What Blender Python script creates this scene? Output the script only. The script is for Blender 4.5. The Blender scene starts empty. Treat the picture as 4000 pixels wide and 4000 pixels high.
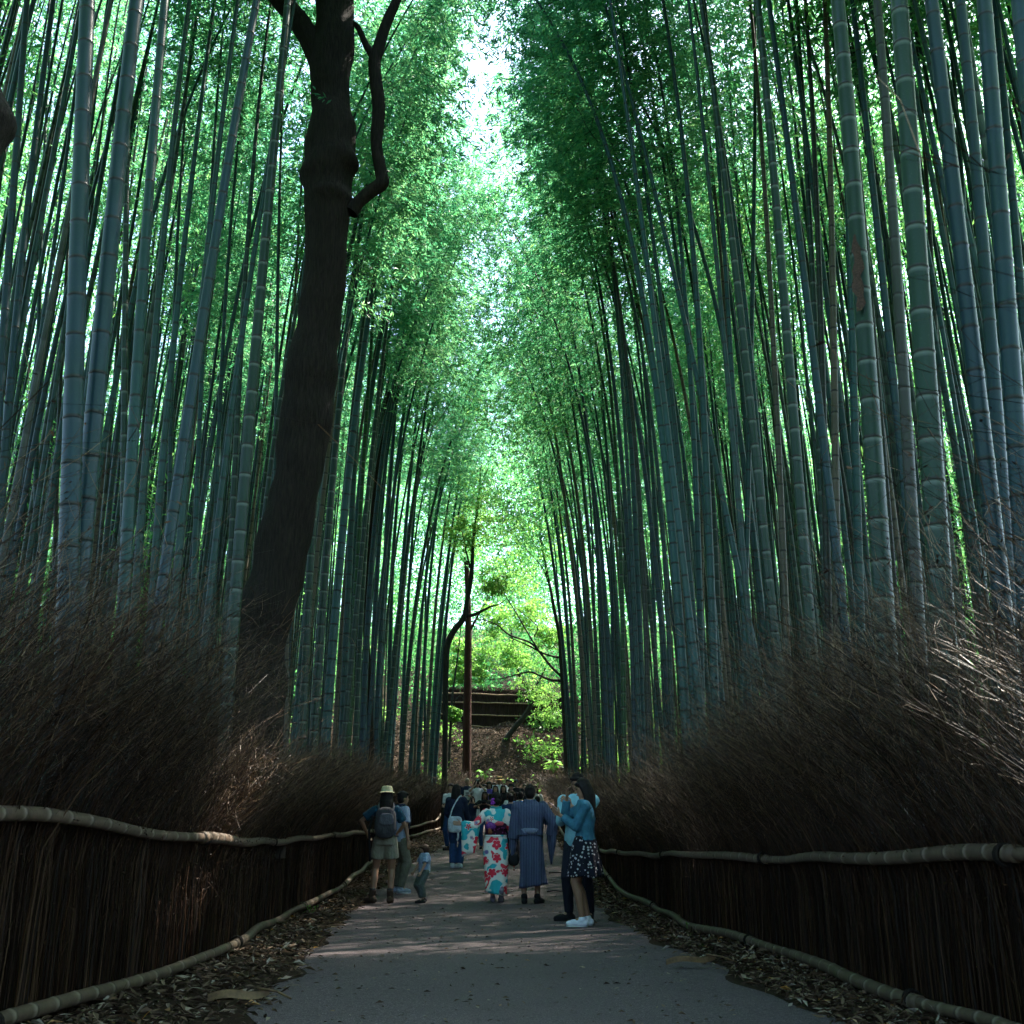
import bpy, math, random
import numpy as np
from mathutils import Vector, Matrix, noise as mnoise

# ---------------------------------------------------------------- camera, sky, sun, exposure
SC = bpy.context.scene
COL = SC.collection
R = math.radians
FPX = 4222.0                      # focal length in photo pixels (photo is 4000 wide)
PITCH = math.atan(1290.0 / FPX)
CAMZ = 0.95
cam_d = bpy.data.cameras.new('camera')
cam = bpy.data.objects.new('camera', cam_d)
COL.objects.link(cam)
cam_d.sensor_fit = 'HORIZONTAL'
cam_d.sensor_width = 36.0
cam_d.lens = 36.0 * FPX / 4000.0
cam_d.clip_start = 0.05
cam_d.clip_end = 1000.0
cam.location = (0, 0, CAMZ)
cam.rotation_euler = (math.pi / 2 + PITCH, 0, 0)
cam_d.dof.use_dof = True
cam_d.dof.focus_distance = 14.0
cam_d.dof.aperture_fstop = 8.0
SC.camera = cam

SUN_EL, SUN_AZ = 56.0, 50.0       # azimuth clockwise from +Y (straight ahead)
world = bpy.data.worlds.new('World')
SC.world = world
world.use_nodes = True
wn, wl = world.node_tree.nodes, world.node_tree.links
wn.clear()
w_out = wn.new('ShaderNodeOutputWorld')
w_bg = wn.new('ShaderNodeBackground')
w_sky = wn.new('ShaderNodeTexSky')
w_sky.sky_type = 'NISHITA'
w_sky.sun_disc = False
w_sky.sun_elevation = R(SUN_EL)
w_sky.sun_rotation = R(SUN_AZ)
w_sky.air_density = 1.0
w_sky.dust_density = 1.5
w_sky.ozone_density = 1.5
w_bg.inputs['Strength'].default_value = 0.15
wl.new(w_sky.outputs[0], w_bg.inputs[0])
wl.new(w_bg.outputs[0], w_out.inputs[0])
sun_d = bpy.data.lights.new('sun', 'SUN')
sun_d.energy = 5.0
sun_d.angle = R(0.53)
sun_d.color = (1.0, 0.93, 0.82)
sun = bpy.data.objects.new('sun', sun_d)
COL.objects.link(sun)
SUNV = Vector((math.sin(R(SUN_AZ)) * math.cos(R(SUN_EL)), math.cos(R(SUN_AZ)) * math.cos(R(SUN_EL)), math.sin(R(SUN_EL))))
sun.rotation_euler = SUNV.to_track_quat('Z', 'Y').to_euler()
sun.location = SUNV * 60
SC.view_settings.view_transform = 'Standard'
SC.view_settings.look = 'None'
SC.view_settings.exposure = 2.9
SC.view_settings.gamma = 1.0
SC.render.engine = 'CYCLES'
cy = SC.cycles
cy.max_bounces = 8
cy.diffuse_bounces = 4
cy.glossy_bounces = 2
cy.transmission_bounces = 6
cy.transparent_max_bounces = 4
cy.caustics_reflective = False
cy.caustics_refractive = False
cy.use_denoising = True
cy.sample_clamp_indirect = 6.0

rng = np.random.default_rng(7)
random.seed(7)

# ---------------------------------------------------------------- geometry of the photograph
CP, SP = math.cos(PITCH), math.sin(PITCH)
def ray(px, py):
    dx = (px - 2000.0) / FPX
    dz = (2000.0 - py) / FPX
    y = CP - dz * SP
    return dx / y, (SP + dz * CP) / y          # X/Y and Z/Y
def at(px, py, Y):
    a, b = ray(px, py)
    return Vector((a * Y, Y, CAMZ + b * Y))

# ---------------------------------------------------------------- helpers
def tag(o, label=None, cat=None, group=None, kind=None):
    if label: o['label'] = label
    if cat: o['category'] = cat
    if group: o['group'] = group
    if kind: o['kind'] = kind
    return o
def empty(name, loc=(0, 0, 0), rz=0.0):
    o = bpy.data.objects.new(name, None)
    o.empty_display_size = 0.2
    COL.objects.link(o)
    o.location = loc
    o.rotation_euler = (0, 0, rz)
    return o

class MB:
    """collects vertices and faces; build() links them as one mesh object"""
    def __init__(s):
        s.v = []; s.f4 = []; s.f3 = []; s.m4 = []; s.m3 = []; s.c = []; s.n = 0
    def add(s, v, quads=None, tris=None, mi=0, col=None):
        v = np.asarray(v, float).reshape(-1, 3)
        s.v.append(v)
        s.c.append(np.zeros((len(v), 3)) if col is None else np.broadcast_to(np.asarray(col, float), (len(v), 3)))
        if quads is not None and len(quads):
            q = np.asarray(quads, int).reshape(-1, 4) + s.n
            s.f4.append(q); s.m4.append(np.full(len(q), mi))
        if tris is not None and len(tris):
            t = np.asarray(tris, int).reshape(-1, 3) + s.n
            s.f3.append(t); s.m3.append(np.full(len(t), mi))
        s.n += len(v)
        return s
    def mesh(s, name, mats, smooth=True, col=False):
        me = bpy.data.meshes.new(name)
        V = np.concatenate(s.v)
        q = np.concatenate(s.f4) if s.f4 else np.zeros((0, 4), int)
        t = np.concatenate(s.f3) if s.f3 else np.zeros((0, 3), int)
        me.vertices.add(len(V)); me.vertices.foreach_set('co', V.astype(np.float32).ravel())
        me.loops.add(len(q) * 4 + len(t) * 3)
        me.loops.foreach_set('vertex_index', np.concatenate([q.ravel(), t.ravel()]).astype(np.int32))
        me.polygons.add(len(q) + len(t))
        ls = np.concatenate([np.arange(len(q)) * 4, len(q) * 4 + np.arange(len(t)) * 3])
        me.polygons.foreach_set('loop_start', ls.astype(np.int32))
        mi = np.concatenate([np.concatenate(s.m4) if s.m4 else np.zeros(0, int), np.concatenate(s.m3) if s.m3 else np.zeros(0, int)])
        me.polygons.foreach_set('material_index', mi.astype(np.int32))
        me.polygons.foreach_set('use_smooth', np.full(len(q) + len(t), smooth))
        if col:
            a = me.color_attributes.new('tint', 'FLOAT_COLOR', 'POINT')
            C = np.concatenate(s.c)
            a.data.foreach_set('color', np.hstack([C, np.ones((len(C), 1))]).astype(np.float32).ravel())
        me.update(calc_edges=True)
        for m in (mats if isinstance(mats, (list, tuple)) else [mats]):
            me.materials.append(m)
        return me
    def build(s, name, mats, parent=None, smooth=True, col=False):
        o = bpy.data.objects.new(name, s.mesh(name, mats, smooth, col))
        COL.objects.link(o)
        if parent: o.parent = parent
        return o

def frames(P):
    P = np.asarray(P, float)
    T = np.gradient(P, axis=0)
    T /= np.linalg.norm(T, axis=1)[:, None] + 1e-12
    a = np.array([0, 0, 1.0]) if abs(T[0][2]) < 0.9 else np.array([0, 1.0, 0])
    U = np.zeros_like(T)
    u = np.cross(a, T[0]); u /= np.linalg.norm(u)
    for i in range(len(P)):
        u = u - T[i] * np.dot(u, T[i]); u /= np.linalg.norm(u) + 1e-12
        U[i] = u
    return T, U, np.cross(T, U)
def tube(mb, P, r, k=8, mi=0, cols=None, cap=True):
    P = np.asarray(P, float); n = len(P)
    r = np.broadcast_to(np.asarray(r, float), (n,))
    T, U, W = frames(P)
    a = np.linspace(0, 2 * math.pi, k, endpoint=False)
    V = P[:, None] + r[:, None, None] * (U[:, None] * np.cos(a)[None, :, None] + W[:, None] * np.sin(a)[None, :, None])
    i = np.arange(n - 1)[:, None] * k; j = np.arange(k)[None]; j2 = (j + 1) % k
    q = np.stack([i + j, i + j2, i + k + j2, i + k + j], -1).reshape(-1, 4)
    V = V.reshape(-1, 3)
    C = None if cols is None else np.repeat(np.asarray(cols, float), k, axis=0)
    t = None
    if cap:
        V = np.vstack([V, P[0], P[-1]])
        b = n * k
        jj = np.arange(k); jn = (jj + 1) % k
        t = np.vstack([np.stack([jn, jj, np.full(k, b)], 1), np.stack([(n - 1) * k + jj, (n - 1) * k + jn, np.full(k, b + 1)], 1)])
        if C is not None: C = np.vstack([C, cols[0], cols[-1]])
    mb.add(V, q, t, mi, C)
def box(mb, c, s, rz=0.0, mi=0):
    x, y, z = s[0] / 2, s[1] / 2, s[2] / 2
    v = np.array([(-x, -y, -z), (x, -y, -z), (x, y, -z), (-x, y, -z), (-x, -y, z), (x, -y, z), (x, y, z), (-x, y, z)])
    ca, sa = math.cos(rz), math.sin(rz)
    v = np.stack([v[:, 0] * ca - v[:, 1] * sa, v[:, 0] * sa + v[:, 1] * ca, v[:, 2]], 1) + np.asarray(c)
    mb.add(v, [(0, 3, 2, 1), (4, 5, 6, 7), (0, 1, 5, 4), (1, 2, 6, 5), (2, 3, 7, 6), (3, 0, 4, 7)], mi=mi)
def smooth_path(pts, n):
    """Catmull-Rom through pts (rows of any width), n samples"""
    P = np.asarray(pts, float)
    P = np.vstack([2 * P[0] - P[1], P, 2 * P[-1] - P[-2]])
    m = len(P) - 3
    out = []
    for u in np.linspace(0, m - 1e-6, n):
        i = int(u); t = u - i
        a, b, c, d = P[i], P[i + 1], P[i + 2], P[i + 3]
        out.append(0.5 * (2 * b + (c - a) * t + (2 * a - 5 * b + 4 * c - d) * t * t + (3 * b - a - 3 * c + d) * t ** 3))
    return np.array(out)
def leaves(mb, P, D, L, W, mi=0, col=None, fold=0.0):
    """rhombus leaves: base points P, directions D (unit), lengths L, widths W"""
    n = len(P)
    L = np.broadcast_to(L, (n,))[:, None]; W = np.broadcast_to(W, (n,))[:, None]
    A = rng.normal(size=(n, 3)); S = np.cross(D, A); S /= np.linalg.norm(S, axis=1)[:, None] + 1e-9
    N = np.cross(D, S)
    m = P + D * L * 0.4 + N * (fold * W)
    V = np.stack([P, m + S * W / 2, P + D * L, m - S * W / 2], 1)
    q = np.arange(n * 4).reshape(n, 4)
    C = None if col is None else np.repeat(col, 4, axis=0)
    mb.add(V.reshape(-1, 3), q, None, mi, C)
def rdir(n, up=0.0, spread=1.0):
    d = rng.normal(size=(n, 3)); d[:, 2] = d[:, 2] * spread + up
    return d / (np.linalg.norm(d, axis=1)[:, None] + 1e-9)

# ---------------------------------------------------------------- materials
# two small gaps in the leaf roof that let the sun through onto the hedges
SD = np.array(SUNV)
BEAMS = [(np.array((-2.30, 9.35, 1.58)), .5), (np.array(at(3890, 2400, 4.8)), .34)]
def beam_dist(P):
    """distance of points to the nearest of the two sun rays"""
    P = np.atleast_2d(P); d = np.full(len(P), 99.0)
    for c, r in BEAMS:
        v = P - c; t = v @ SD
        q = np.linalg.norm(v - t[:, None] * SD, axis=1)
        d = np.minimum(d, np.where(t > .3, q - r, 99.0))
    return d
def newmat(name):
    m = bpy.data.materials.new(name)
    m.use_nodes = True
    m.node_tree.nodes.clear()
    return m, m.node_tree.nodes, m.node_tree.links
def ramp(N, L, fac, stops):
    r = N.new('ShaderNodeValToRGB')
    el = r.color_ramp.elements
    while len(el) < len(stops): el.new(0.5)
    for e, (p, c) in zip(el, stops):
        e.position = p; e.color = (*c, 1)
    L.new(fac, r.inputs[0])
    return r.outputs[0]
def mixc(N, L, fac, a, b, mode='MIX'):
    m = N.new('ShaderNodeMix'); m.data_type = 'RGBA'; m.blend_type = mode
    for sock, val in ((m.inputs[0], fac), (m.inputs[6], a), (m.inputs[7], b)):
        if isinstance(val, (int, float)): sock.default_value = val
        elif isinstance(val, tuple): sock.default_value = (*val, 1)
        else: L.new(val, sock)
    return m.outputs[2]
def math_n(N, L, op, a, b=None):
    m = N.new('ShaderNodeMath'); m.operation = op
    for i, v in enumerate((a, b)):
        if v is None: continue
        if isinstance(v, (int, float)): m.inputs[i].default_value = v
        else: L.new(v, m.inputs[i])
    return m.outputs[0]
def noise_n(N, L, vec, scale, detail=4.0, rough=0.55):
    n = N.new('ShaderNodeTexNoise')
    n.inputs['Scale'].default_value = scale; n.inputs['Detail'].default_value = detail; n.inputs['Roughness'].default_value = rough
    if vec is not None: L.new(vec, n.inputs['Vector'])
    return n.outputs['Fac']
def mapping(N, L, vec, scale):
    m = N.new('ShaderNodeMapping'); m.inputs['Scale'].default_value = scale
    L.new(vec, m.inputs['Vector'])
    return m.outputs[0]
def finish(N, L, color, rough=0.7, bump=None, bstr=0.3, bdist=0.01, spec=0.3, translucent=None, tfac=0.4, metallic=0.0):
    p = N.new('ShaderNodeBsdfPrincipled')
    if isinstance(color, tuple): p.inputs['Base Color'].default_value = (*color, 1)
    else: L.new(color, p.inputs['Base Color'])
    if isinstance(rough, (int, float)): p.inputs['Roughness'].default_value = rough
    else: L.new(rough, p.inputs['Roughness'])
    p.inputs['Specular IOR Level'].default_value = spec
    p.inputs['Metallic'].default_value = metallic
    if bump is not None:
        b = N.new('ShaderNodeBump'); b.inputs['Strength'].default_value = bstr; b.inputs['Distance'].default_value = bdist
        L.new(bump, b.inputs['Height']); L.new(b.outputs[0], p.inputs['Normal'])
    o = N.new('ShaderNodeOutputMaterial')
    if translucent is not None:
        t = N.new('ShaderNodeBsdfTranslucent')
        if isinstance(translucent, tuple): t.inputs[0].default_value = (*translucent, 1)
        else: L.new(translucent, t.inputs[0])
        mx = N.new('ShaderNodeMixShader'); mx.inputs[0].default_value = tfac
        L.new(p.outputs[0], mx.inputs[1]); L.new(t.outputs[0], mx.inputs[2]); L.new(mx.outputs[0], o.inputs[0])
    else:
        L.new(p.outputs[0], o.inputs[0])
def plain(name, c, rough=0.8, var=0.25, scale=20.0, bump=0.2, spec=0.25, c2=None, folds=0.0):
    m, N, L = newmat(name)
    tc = N.new('ShaderNodeTexCoord')
    f = noise_n(N, L, tc.outputs['Object'], scale, 5)
    c2 = c2 or tuple(x * (1 - var) for x in c)
    hi = tuple(min(1, x * (1 + var)) for x in c)
    col = ramp(N, L, f, [(0.3, c2), (0.7, hi)])
    if folds:
        f = noise_n(N, L, mapping(N, L, tc.outputs['Object'], (1, 1, .55)), 9.0, 3, .6)
        finish(N, L, col, rough, f, folds, 0.05, spec)
    else:
        finish(N, L, col, rough, f, bump, 0.01, spec)
    return m

def leaf_mat(name, cols, tcols, tfac=0.55, rough=0.45, scale=0.6):
    """colour varies from tree to tree, from clump to clump and from leaf to leaf"""
    m, N, L = newmat(name)
    g = N.new('ShaderNodeNewGeometry'); oi = N.new('ShaderNodeObjectInfo')
    f = noise_n(N, L, g.outputs['Position'], scale, 3)
    a = math_n(N, L, 'ADD', math_n(N, L, 'MULTIPLY', f, 0.5), math_n(N, L, 'MULTIPLY', g.outputs['Random Per Island'], 0.45))
    a = math_n(N, L, 'ADD', a, math_n(N, L, 'MULTIPLY', oi.outputs['Random'], 0.15))
    c = ramp(N, L, a, [(0.2, cols[0]), (0.5, cols[1]), (0.85, cols[2])])
    t = ramp(N, L, a, [(0.2, tcols[0]), (0.5, tcols[1]), (0.85, tcols[2])])
    finish(N, L, c, rough, None, spec=0.35, translucent=t, tfac=tfac)
    return m
M = {}
M['leaf'] = leaf_mat('bamboo_leaf', [(.012, .06, .028), (.022, .10, .042), (.05, .14, .045)], [(.04, .25, .10), (.10, .42, .19), (.30, .60, .22)])
M['broadleaf'] = leaf_mat('broad_leaf', [(.03, .09, .02), (.06, .15, .03), (.11, .2, .05)], [(.12, .36, .05), (.22, .52, .09), (.42, .65, .14)])
M['farleaf'] = leaf_mat('forest_leaf', [(.02, .08, .02), (.035, .13, .03), (.08, .19, .04)], [(.05, .27, .08), (.12, .45, .14), (.30, .6, .16)], scale=0.25)

def culm_mat(name, stops, wamt=0.12, white=(.2, .24, .22)):
    m, N, L = newmat(name)
    tc = N.new('ShaderNodeTexCoord'); oi = N.new('ShaderNodeObjectInfo')
    at_ = N.new('ShaderNodeAttribute'); at_.attribute_name = 'tint'
    sep = N.new('ShaderNodeSeparateColor'); L.new(at_.outputs['Color'], sep.inputs[0])
    f = noise_n(N, L, mapping(N, L, tc.outputs['Object'], (9, 9, 1.6)), 3.0, 6, 0.65)
    base = ramp(N, L, oi.outputs['Random'], stops)
    streak = noise_n(N, L, mapping(N, L, tc.outputs['Object'], (60, 60, 2.0)), 2.0, 4)
    c = mixc(N, L, math_n(N, L, 'MULTIPLY', f, 0.75), base, mixc(N, L, 0.6, base, (.008, .02, .013)))
    c = mixc(N, L, math_n(N, L, 'MULTIPLY', streak, 0.35), c, mixc(N, L, 0.4, c, (.03, .055, .055)))
    # each internode has its own wax: blue channel of tint
    c = mixc(N, L, math_n(N, L, 'MULTIPLY', sep.outputs[2], 0.45), c, mixc(N, L, 0.7, c, (.006, .024, .006)))
    spk = noise_n(N, L, tc.outputs['Object'], 55.0, 3, 0.7)
    c = mixc(N, L, ramp(N, L, spk, [(0.58, (0, 0, 0)), (0.72, (.25, .25, .25))]), c, (.05, .07, .06))
    c = mixc(N, L, math_n(N, L, 'MULTIPLY', sep.outputs[1], wamt), c, white)
    c = mixc(N, L, sep.outputs[0], c, (.012, .012, .01))
    finish(N, L, c, 0.36, streak, 0.08, 0.004, spec=0.26)
    return m
M['culm'] = culm_mat('culm_teal', [(0, (.007, .038, .038)), (.35, (.010, .056, .060)), (.7, (.015, .070, .076)), (1, (.008, .034, .031))], wamt=.03)
M['culm_blue'] = culm_mat('culm_blue', [(0, (.005, .024, .040)), (1, (.008, .036, .056))], wamt=.02)
M['culm_green'] = culm_mat('culm_green', [(0, (.004, .020, .013)), (1, (.006, .028, .018))], wamt=.42, white=(.2, .25, .22))
M['culm_bright'] = culm_mat('culm_fresh', [(0, (.006, .05, .006)), (1, (.01, .07, .009))], wamt=.4)
M['culm_tan'] = culm_mat('culm_tan', [(0, (.08, .062, .044)), (1, (.12, .088, .062))])
M['culm_grey'] = culm_mat('culm_grey', [(0, (.036, .031, .030)), (1, (.05, .042, .038))])
M['culm_dead'] = culm_mat('culm_dead', [(0, (.010, .008, .006)), (1, (.02, .014, .010))])
M['bark'] = None
# ---------------------------------------------------------------- the two hedges' lines, read from the photo
LH = [(0, 3180, 3977, 1.0), (414, 3242, 3878, .97), (828, 3284, 3750, .93), (1035, 3289, 3610, .88), (1200, 3272, 3525, .86),
      (1400, 3250, 3434, .85), (1578, 3238, 3354, .85), (1692, 3206, 3309, .85), (1743, 3155, 3252, .85)]
RH = [(3853, 3336, 3982, .8), (3335, 3352, 3843, .8), (3128, 3355, 3760, .8), (2880, 3348, 3687, .8), (2714, 3334, 3636, .8),
      (2559, 3342, 3579, .8), (2424, 3328, 3530, .8), (2315, 3322, 3470, .8), (2210, 3265, 3371, .8), (2150, 3190, 3257, .8)]
def hedge_pts(rows):
    out = []
    for px, pt, pb, sep in rows:
        a1, t1 = ray(px, pt); a2, t2 = ray(px, pb)
        Y = sep / (t1 - t2)
        out.append((a2 * Y, Y, CAMZ + t2 * Y, CAMZ + t1 * Y))
    out.sort(key=lambda q: q[1])
    a, b = out[0], out[1]
    fx = (a[0] - b[0]) / (b[1] - a[1]) * 0.25
    out = [(a[0] + fx * (a[1] + 4), -4.0, a[2], a[3]), (a[0] + fx * (a[1] - 2), 2.0, a[2], a[3])] + out
    e = out[-1]
    return np.array(out)
HL, HR = hedge_pts(LH), hedge_pts(RH)
def hx(side, Y):
    H = HL if side < 0 else HR
    return np.interp(Y, H[:, 1], H[:, 0])
def hz(side, Y, top):
    H = HL if side < 0 else HR
    return np.interp(Y, H[:, 1], H[:, 3 if top else 2])
PROF = np.array([(-60, 0), (13, 0), (17.3, .05), (22.7, .45), (31, .80), (36, 1.14), (40, 1.42), (46, 1.85), (48, 3.2), (50, 4.8), (52, 6.0), (54, 6.6), (60, 8.0), (75, 12.0), (110, 22.0), (200, 30.0)])
def prof(y):
    y = np.asarray(y, float)
    return (np.interp(y - 1, PROF[:, 0], PROF[:, 1]) + np.interp(y, PROF[:, 0], PROF[:, 1]) + np.interp(y + 1, PROF[:, 0], PROF[:, 1])) / 3
def gz(x, y):
    """ground height"""
    x = np.asarray(x, float); y = np.asarray(y, float)
    z = prof(np.minimum(y, 46) ) + (prof(y) - prof(np.minimum(y, 46)))
    l, r = hx(-1, y), hx(1, y)
    out = np.maximum(np.maximum(l - x, x - r), 0)
    return z + 0.28 * (1 - np.exp(-out * 0.5)) + 0.05 * np.sin(x * 1.3 + y * .7) * np.minimum(out, 1)

# ground
def grid_sheet(xs, ys, zf):
    X, Yg = np.meshgrid(xs, ys)
    Z = zf(X, Yg)
    V = np.stack([X, Yg, Z], -1).reshape(-1, 3)
    n, m = len(xs), len(ys)
    i, j = np.meshgrid(np.arange(n - 1), np.arange(m - 1))
    a = (j * n + i).ravel()
    return V, np.stack([a, a + 1, a + n + 1, a + n], 1)
m, N, L = newmat('forest_floor')
tc = N.new('ShaderNodeTexCoord')
f1 = noise_n(N, L, tc.outputs['Object'], 3.0, 8, 0.7); f2 = noise_n(N, L, tc.outputs['Object'], 28.0, 5, 0.7)
c = ramp(N, L, f1, [(0.3, (.014, .009, .006)), (0.55, (.036, .022, .012)), (0.75, (.07, .043, .022))])
c = mixc(N, L, f2, c, mixc(N, L, 0.6, c, (.02, .014, .01)))
finish(N, L, c, 0.95, f2, 0.8, 0.03, 0.1)
M['floor'] = m
xs = np.unique(np.concatenate([np.linspace(-150, -12, 24), np.linspace(-12, 12, 121), np.linspace(12, 150, 24)]))
ys = np.unique(np.concatenate([np.linspace(-60, -4, 12), np.linspace(-4, 60, 161), np.linspace(60, 200, 30)]))
def rough_z(X, Y):
    z = gz(X, Y)
    n = np.sin(X * 2.1 + 1.7 * np.sin(Y * 1.1)) * np.cos(Y * 1.9 + np.sin(X)) * 0.06
    bank = np.clip((Y - 46) / 3, 0, 1)
    return z + n * bank * 3
mb = MB(); V, q = grid_sheet(xs, ys, rough_z); mb.add(V, q)
tag(mb.build('ground', M['floor']), 'dark leaf-strewn forest floor rising to a bank at the end of the path', 'ground', kind='structure')

# path
m, N, L = newmat('path_asphalt')
tc = N.new('ShaderNodeTexCoord')
fa = noise_n(N, L, tc.outputs['Object'], 130.0, 3, 0.6); fb = noise_n(N, L, tc.outputs['Object'], 0.9, 6, 0.65); fc = noise_n(N, L, tc.outputs['Object'], 14.0, 6, 0.75)
c = ramp(N, L, fa, [(0.3, (.046, .034, .034)), (0.5, (.108, .082, .083)), (0.72, (.25, .20, .20))])
c = mixc(N, L, ramp(N, L, fb, [(0.35, (0, 0, 0)), (0.7, (.55, .55, .55))]), c, mixc(N, L, 0.5, c, (.040, .030, .034)))
c = mixc(N, L, ramp(N, L, fc, [(0.56, (0, 0, 0)), (0.68, (.5, .5, .5))]), c, (.026, .02, .016))
fs = noise_n(N, L, tc.outputs['Object'], 42.0, 4, 0.8)
c = mixc(N, L, ramp(N, L, fs, [(0.42, (.55, .55, .55)), (0.5, (0, 0, 0))]), c, (.045, .036, .042))
c = mixc(N, L, ramp(N, L, fs, [(0.6, (0, 0, 0)), (0.68, (.5, .5, .5))]), c, (.3, .27, .29))
vo = N.new('ShaderNodeTexVoronoi'); vo.inputs['Scale'].default_value = 75.0; L.new(tc.outputs['Object'], vo.inputs['Vector'])
finish(N, L, c, 0.9, math_n(N, L, 'ADD', vo.outputs['Distance'], fa), 0.85, 0.012, 0.2)
M['asphalt'] = m
PL = [(-6, -1.35), (5, -1.4), (7, -1.5), (11, -1.85), (15.6, -2.2), (20, -2.25), (25, -2.15), (35, -1.8), (46, -1.7)]
PR = [(-6, 2.0), (5, 1.9), (7.5, 1.7), (11, 1.5), (13.5, 1.33), (18, 1.2), (25, 1.3), (35, 1.4), (46, 1.5)]
Ys = np.linspace(-5, 45.5, 253)
mb = MB()
l = np.interp(Ys, *np.array(PL).T) + 0.07 * np.sin(Ys * 2.3) + .05 * np.sin(Ys * 5.1 + 1)
r_ = np.interp(Ys, *np.array(PR).T) + 0.08 * np.sin(Ys * 1.9 + 2) + .05 * np.sin(Ys * 4.3)
K = 15
V = np.zeros((len(Ys), K, 3))
for k in range(K):
    u = k / (K - 1)
    V[:, k, 0] = l * (1 - u) + r_ * u
    V[:, k, 1] = Ys
    V[:, k, 2] = gz(V[:, k, 0], Ys) + 0.004 + 0.02 * (1 - (2 * u - 1) ** 2)
a = (np.arange(len(Ys) - 1)[:, None] * K + np.arange(K - 1)[None]).ravel()
mb.add(V.reshape(-1, 3), np.stack([a, a + 1, a + K + 1, a + K], 1))
tag(mb.build('path', M['asphalt']), 'grey worn asphalt footpath strewn with leaves', 'path', kind='structure')
def pz(x, y):
    return float(gz(x, y)) + 0.02

# leaf litter on the verges and scattered on the path
m, N, L = newmat('dry_leaf')
g = N.new('ShaderNodeNewGeometry')
c = ramp(N, L, g.outputs['Random Per Island'], [(0.0, (.018, .010, .006)), (.35, (.05, .029, .017)), (.62, (.085, .052, .03)), (.85, (.16, .11, .07)), (.96, (.26, .22, .18)), (1, (.3, .13, .015))])
finish(N, L, c, 0.75, spec=0.2)
M['litter'] = m
mb = MB()
n = 34000
side = rng.choice([-1, 1], n, p=[.42, .58])
Yl = 4.5 + 38 * rng.random(n) ** 1.7
inner = np.where(side < 0, np.interp(Yl, *np.array(PL).T), np.interp(Yl, *np.array(PR).T))
outer = np.where(side < 0, hx(-1, Yl), hx(1, Yl))
u = rng.beta(1.0, 1.5, n) * 1.35 - 0.22
X = outer + (inner - outer) * u
ns = 2200
X = np.concatenate([X, rng.uniform(-2.0, 1.3, ns)]); Yl = np.concatenate([Yl, 4.5 + 30 * rng.random(ns) ** 1.3])
P = np.stack([X, Yl, gz(X, Yl) + 0.026 + 0.02 * rng.random(len(X)) * np.concatenate([np.ones(n), np.zeros(ns)])], 1)
D = rdir(len(P), 0.0, 0.22)
D[:, 2] = np.where(np.arange(len(P)) < n, D[:, 2], np.abs(D[:, 2]) * .3)
D /= np.linalg.norm(D, axis=1)[:, None]
# leaves: lie roughly flat: side vector horizontal
S = np.stack([-D[:, 1], D[:, 0], rng.normal(0, .35, len(D))], 1); S /= np.linalg.norm(S, axis=1)[:, None]
Ln = rng.uniform(.03, .11, len(P)) * np.where(np.arange(len(P)) < n, 1, .55); Wd = Ln * rng.uniform(.16, .38, len(P))
Ln = Ln[:, None]; Wd = Wd[:, None]
up = np.array([0, 0, 1.0]) * Ln * rng.uniform(-.05, .22, (len(P), 1))
V = np.stack([P, P + D * Ln * .45 + S * Wd / 2 + up, P + D * Ln, P + D * Ln * .45 - S * Wd / 2 + up], 1).reshape(-1, 3)
k = np.arange(len(P)) * 4
mb.add(V, None, np.concatenate([np.stack([k, k + 1, k + 2], 1), np.stack([k, k + 2, k + 3], 1)]))
tag(mb.build('leaf_litter', M['litter'], smooth=False), 'brown fallen bamboo leaves lying along both edges of the path', 'fallen leaves', kind='stuff')

# ---------------------------------------------------------------- bamboo
def culm_rings(P, r0, r1, i0=.2, i1=.33, k=12, detail=True):
    """P dense centreline; returns ring positions, radii, tint"""
    P = np.asarray(P, float)
    s = np.concatenate([[0], np.cumsum(np.linalg.norm(np.diff(P, axis=0), axis=1))])
    H = s[-1]
    nodes = []; z = 0.12
    while z < H - .05:
        nodes.append(z)
        u = z / H
        z += (i0 + (i1 - i0) * min(1, u * 5)) * (1 - .35 * max(0, u - .6) / .4) * random.uniform(.93, 1.07)
    S, Rr, C = [0.0], [1.0], [(0, 0, 0)]
    for a, b in zip(nodes, nodes[1:] + [H]):
        w = random.random() ** 2
        if detail:
            seq = [(a - .055, .985, 0, 0), (a - .022, .985, 0, .9), (a - .010, 1.0, .1, .5), (a - .007, 1.035, .9, 0), (a + .004, 1.05, 1, 0), (a + .012, 1.01, .9, .0), (a + .022, .985, 0, 0)]
        else:
            seq = [(a - .03, .985, 0, .55), (a - .004, 1.04, .9, 0), (a + .01, 1.03, .8, 0), (a + .035, .985, 0, 0)]
        for p_, q_, d_, w_ in seq:
            S.append(p_); Rr.append(q_); C.append((d_, w_, w))
    S.append(H); Rr.append(.9); C.append((0, 0, 0))
    S = np.clip(np.array(S), 0, H); Rr = np.array(Rr)
    taper = r0 + (r1 - r0) * (S / H) ** 1.35
    Q = np.stack([np.interp(S, s, P[:, i]) for i in range(3)], 1)
    keep = np.concatenate([[True], np.diff(S) > 1e-5])
    return Q[keep], (taper * Rr)[keep], np.array(C)[keep]
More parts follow.
